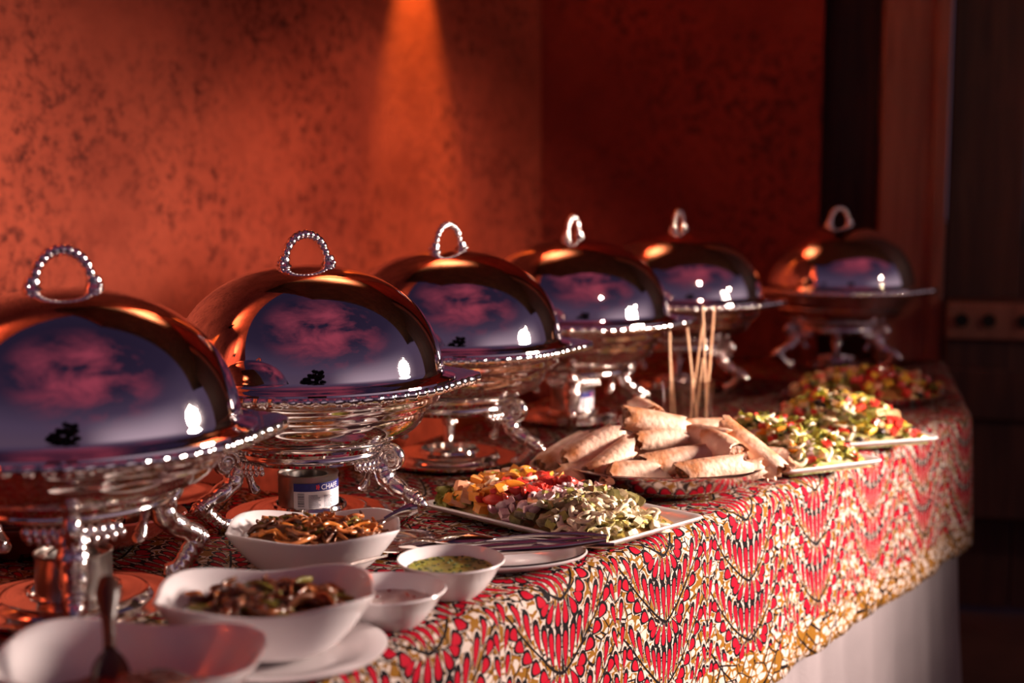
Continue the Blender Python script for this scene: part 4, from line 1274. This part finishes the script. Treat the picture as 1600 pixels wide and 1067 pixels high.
# ================================================================== SPRING ROLLS
TR = thing('spring_roll_tray', 'shallow silver oval tray piled with spring rolls', 'tray', (0.237, 2.20, T + 0.001), math.radians(4))
oval_tray(TR, 0.170, 0.150, 0.046, M_TRAY, 0.55)
M_ROLL = mat('fried_pastry', (0.46, 0.17, 0.055), 0.45, 0, 18, (0.84, 0.58, 0.43), 0.36, 0.56, bump=0.5, bump_scale=120, obj_var=0.10)
M_ROLLB = mat('browned_pastry', (0.50, 0.20, 0.07), 0.5, 0, 30, (0.64, 0.32, 0.14), bump=0.5, bump_scale=90)
M_FILL = mat('roll_filling', (0.12, 0.035, 0.012), 0.5, 0, 60, (0.34, 0.12, 0.035), bump=0.9, bump_scale=120)
def spring_roll(label, c, az, tilt, L_, r, seed, cut=0.75):
    r *= 1.2
    """az: heading in plan (deg, 0 = to the right of the picture), tilt: rise along it (deg)"""
    rnd = random.Random(seed)
    t = thing('spring_roll', label, 'spring roll', tuple(c), 0, 'halved spring rolls heaped on the tray')
    t.rotation_euler = (rnd.uniform(-.3, .3), -math.radians(tilt), math.radians(az))
    bm = bmesh.new(); SEG = 20; NL = 12; rings = []
    sl0, sl1 = rnd.uniform(-cut, cut), rnd.uniform(-cut, cut)
    for i in range(NL + 1):
        f = i / NL
        ring = []
        for k in range(SEG):
            a = 2 * PI * k / SEG
            rr = r * (1 + 0.06 * math.sin(a * 2 + seed) + 0.05 * noise.noise(Vector((f * 3, math.cos(a), math.sin(a) + seed)))) * (0.94 + 0.06 * math.sin(PI * f))
            rr *= 1.04 if 0 < (a - 1.0) % (2 * PI) < PI else 1.0          # loose outer flap of the wrapper
            xx = -L_ / 2 + L_ * f
            edge = (1 - f) ** 3 * sl0 + f ** 3 * sl1
            xx += edge * rr * math.sin(a) + (0.0065 * rnd.uniform(-1, 1) if i in (0, NL) else 0)
            if i in (0, NL): rr *= 0.84 + 0.22 * rnd.random()
            ring.append(bm.verts.new((xx, rr * math.cos(a), rr * 0.90 * math.sin(a))))
        rings.append(ring)
    for Ar, Br in zip(rings[:-1], rings[1:]):
        for k in range(SEG): bm.faces.new((Ar[k], Ar[(k + 1) % SEG], Br[(k + 1) % SEG], Br[k]))
    # wrapper's inner lip
    for ring, s in ((rings[0], 1), (rings[-1], -1)):
        inn = [bm.verts.new((v.co.x + s * 0.005, v.co.y * 0.84, v.co.z * 0.84)) for v in ring]
        for k in range(SEG): bm.faces.new((ring[k], ring[(k + 1) % SEG], inn[(k + 1) % SEG], inn[k]))
    bmesh.ops.recalc_face_normals(bm, faces=bm.faces)
    link_bm('pastry_wrapper', bm, M_ROLL, t)
    for s in (-1, 1):
        fb = bmesh.new()
        sl = sl0 if s < 0 else sl1
        rings = []
        for q in (0.86, 0.6, 0.3, 0.0):
            n_ = 14 if q else 1
            rings.append([fb.verts.new((s * (L_ / 2 - 0.0035) + sl * r * q * math.sin(2 * PI * k / n_) * 0.9 + rnd.uniform(-.003, .003), r * q * math.cos(2 * PI * k / n_), r * q * 0.9 * math.sin(2 * PI * k / n_))) for k in range(n_)])
        for Ar, Br in zip(rings[:-1], rings[1:]):
            for k in range(14):
                j = (k + 1) % 14
                if len(Br) == 1: fb.faces.new((Ar[k], Ar[j], Br[0]))
                else: fb.faces.new((Ar[k], Ar[j], Br[j], Br[k]))
        link_bm('filling', fb, M_FILL, t, smooth=False)
    return t
ROLLS = [  # pixel x, y, depth, az, tilt, length, radius, label
    (992, 739, 2.105, 14, -3, 0.092, 0.0180, 'spring roll lying at the tray front, left of the frontmost long one'),
    (1115, 735, 2.110, 20, 3, 0.112, 0.0190, 'long spring roll at the front right of the tray'),
    (1062, 719, 2.155, 22, 4, 0.104, 0.0175, 'spring roll lying across behind the two front ones'),
    (926, 699, 2.175, 24, 22, 0.108, 0.0185, 'spring roll slanting up to the right at the left of the heap'),
    (952, 723, 2.140, 40, 24, 0.085, 0.0175, 'browner spring roll tucked under the slanting left one'),
    (884, 706, 2.230, 30, 22, 0.105, 0.0180, 'leftmost spring roll, shaded, near the tray rim'),
    (1022, 661, 2.215, 12, -12, 0.100, 0.0190, 'spring roll lying near the top of the heap'),
    (1030, 688, 2.195, 20, 0, 0.078, 0.0165, 'short spring roll directly below the topmost pair'),
    (1095, 684, 2.215, -38, 0, 0.088, 0.0185, 'crumbly spring roll in the right middle of the heap'),
    (1132, 703, 2.165, -62, -12, 0.085, 0.0200, 'spring roll with folded flap pointing towards the camera'),
    (1172, 703, 2.190, -40, -30, 0.118, 0.0185, 'spring roll leaning down at the right end of the tray'),
    (1204, 716, 2.270, -20, 0, 0.065, 0.0170, 'rightmost spring roll, half hidden behind the leaning one'),
    (1096, 672, 2.275, 10, 0, 0.085, 0.0185, 'spring roll at the back right of the heap'),
    (1008, 641, 2.265, -70, -4, 0.075, 0.0165, 'topmost spring roll showing its brown filling'),
    (1160, 737, 2.135, 12, 8, 0.060, 0.0150, 'small broken spring roll end at the front right'),
    (905, 741, 2.140, 12, 3, 0.085, 0.0165, 'shaded spring roll low at the front left of the tray'),
    (1030, 712, 2.215, 70, 10, 0.080, 0.0180, 'spring roll pointing back in the middle of the heap'),
    (965, 700, 2.230, -35, 4, 0.100, 0.0180, 'dark spring roll behind the slanting left one'),
    (1060, 705, 2.260, -10, 0, 0.110, 0.0190, 'spring roll buried in the middle of the heap'),
    (1130, 712, 2.255, 20, 0, 0.100, 0.0190, 'spring roll buried behind the flap-folded one'),
]
for i, (x, y, d, az, ti, L_, r, lab) in enumerate(ROLLS):
    spring_roll(lab, px(x, y, d), az, ti, L_, r, 40 + i)

# ================================================================== GLASS WITH WOODEN STICKS
M_GLASS = mat('clear_glass', (0.96, 0.92, 0.90), 0.02, 0, trans=1.0, ior=1.45)
GX, GY = 0.328, 2.62
gl = thing('stick_glass', 'clear glass tumbler holding wooden sticks behind the spring rolls', 'glass', (GX, GY, T + 0.001))
h, r = 0.112, 0.050
def wall_r(z): return r * (0.86 + 0.14 * (z - 0.012) / (h - 0.012))
zs = [0.012, 0.0135, 0.03, 0.06, 0.09, h - 0.0015, h]
prof = [(0, 0), (r * .80, 0), (r * .84, 0.002), (r * .853, 0.006)] + [(wall_r(z), z) for z in zs] + [(r - .0006, h + .0006)] + [(wall_r(z) - 0.0012, z) for z in reversed(zs)]
prof += [(r * .80, 0.0085), (r * .6, 0.0075), (0, 0.007)]
link_bm('tumbler', lathe(prof, 64), M_GLASS, gl)
STK = [(-.031, -.010, -.037, -.010, .205), (.018, -.014, -.005, -.012, .212), (.002, .006, .026, .004, .222), (.036, -.004, .024, -.008, .252), (.033, .008, .047, .006, .250),
       (-.020, .018, -.030, .022, .150), (.002, -.028, .004, -.026, .118), (.016, .020, .030, .026, .150)]
SLAB = ['far left', 'second from left, leaning left', 'leaning right in the middle', 'tall, leaning left on the right side', 'rightmost, leaning right', 'short, at the back left', 'lowest, at the front', 'at the back right']
for k, (bx, by, tx, ty, hh) in enumerate(STK):
    a = Vector((GX + bx, GY + by, T + 0.014)); b = Vector((GX + tx, GY + ty, T + hh))
    bm = tube([a, a.lerp(b, .5), b], 0.0034, 8, flat=0.55)
    o = link_bm('wooden_stick', bm, M_STICK)
    tag(o, 'thin wooden stick in the tumbler, ' + SLAB[k], 'stick', 'wooden sticks in the tumbler')

# ================================================================== ORNATE DISH BEHIND THE FIRST CHAFER
M_BLACKG = mat('black_glaze', (0.012, 0.008, 0.008), 0.2, 0, 20, (0.02, 0.012, 0.012), coat=0.5)
M_REDG = mat('red_brown_glaze', (0.10, 0.012, 0.008), 0.25, 0, 20, (0.14, 0.02, 0.012), coat=0.4)
M_FLOR = mat('painted_cream_flourish', (0.42, 0.25, 0.19), 0.4, 0, 60, (0.36, 0.20, 0.15))
od = thing('painted_dish', 'black oval dish painted with cream flourishes behind the nearest chafing dish', 'dish', (-0.655, 1.838, T + 0.001), math.radians(4))
oa, ob, oh = 0.222, 0.098, 0.046
bm = lathe([(0.60, 0.003), (0.66, 0.004), (0.82, oh * 0.42), (0.95, oh * 0.88), (0.985, oh)], 96, sx=oa, sy=ob)
link_bm('glazed_inside', lathe([(0, 0.004), (0.60, 0.004), (0.82, oh * 0.45), (0.95, oh * 0.88), (0.985, oh)], 96, sx=oa, sy=ob), M_BLACKG, od)
bm.free()
link_bm('glazed_outside', lathe([(0.985, oh), (1.0, oh + .001), (1.005, oh - .002), (0.97, oh * .82), (0.84, oh * .35), (0.66, 0), (0, 0)], 96, sx=oa, sy=ob), M_REDG, od)
bm = bmesh.new(); rnd = random.Random(8)
for k in range(120):
    a = rnd.uniform(0.03, 0.97) * PI; f = rnd.random()
    def P(a_, f_):
        q = 0.70 + 0.25 * f_
        zz = oh * (0.14 + 0.76 * f_) + 0.0012
        return Vector((oa * q * math.cos(a_) * 0.995, ob * q * math.sin(a_) * 0.995, zz))
    sp_ = rnd.choice((-1, 1)); pts = []
    R0 = rnd.uniform(0.015, 0.035)
    for j in range(8):
        th = rnd.random() * 0.2 + j * 0.75 * sp_
        rr_ = R0 * (1 - j / 9)
        pts.append(P(a + rr_ * math.cos(th), min(1, max(0, f + 6 * rr_ * math.sin(th) * 0.8))))
    tube(pts, [0.0006 + 0.0007 * math.sin(PI * j / 7) for j in range(8)], 4, bm)
fl = link_bm('painted_flourish', bm, M_FLOR, od); fl['kind'] = 'stuff'

# silver service plates / trays seen between the chafers
round_plate('round_tray', 'round silver tray lying behind the third chafing dish near the wall', (0.02, 2.70, T + 0.001), 0.13, 1, 1, 0, M_SILVER, 0.012, 'tray') if False else None
round_plate('service_plate', 'silver service plate lying behind the labelled fuel tin', (-0.545, 2.115, T + 0.001), 0.095, 1, 1, 0, M_SILVER, 0.012, 'plate')

# ================================================================== TREES BEYOND THE TERRACE (seen mirrored in the lids)
M_LEAF = mat('dark_tree_foliage', (0.012, 0.014, 0.008), 0.9, 0, 2, (0.02, 0.02, 0.012))
M_BARK = mat('dark_bark', (0.02, 0.014, 0.010), 0.9, 0, 6, (0.03, 0.02, 0.014))
def tree(label, loc, h, w, seed):
    rnd = random.Random(seed)
    t = thing('garden_tree', label, 'tree', loc, 0, 'trees beyond the terrace')
    link_bm('trunk', tube([(0, 0, 0), (0.05, 0.02, h * .3), (0, .05, h * .6)], [0.16, 0.12, 0.07], 8), M_BARK, t)
    bm = bmesh.new()
    for k in range(26):
        a = rnd.random() * 6.28; q = w * math.sqrt(rnd.random()) * 0.8
        z = h * rnd.uniform(0.12, 0.95)
        s_ = w * rnd.uniform(0.28, 0.50) * (1.15 - 0.5 * z / h)
        blob(bm, (q * math.cos(a), q * math.sin(a), z), (s_, s_, s_ * 0.7), 2)
    for v in bm.verts:
        v.co += Vector((rnd.uniform(-1, 1), rnd.uniform(-1, 1), rnd.uniform(-1, 1))) * 0.07
    link_bm('crown', bm, M_LEAF, t, smooth=False)
tree('broad dark tree standing beyond the terrace, mirrored in the lids', (1.6, -6.5, -0.12), 4.0, 1.5, 1)
tree('tall dark tree beyond the terrace on the left, mirrored in the lids', (-5.2, -5.0, -0.12), 4.2, 1.2, 2)
tree('slender dark tree left of the tall one, mirrored in the lids', (-8.6, -3.4, -0.12), 3.6, 0.9, 3)
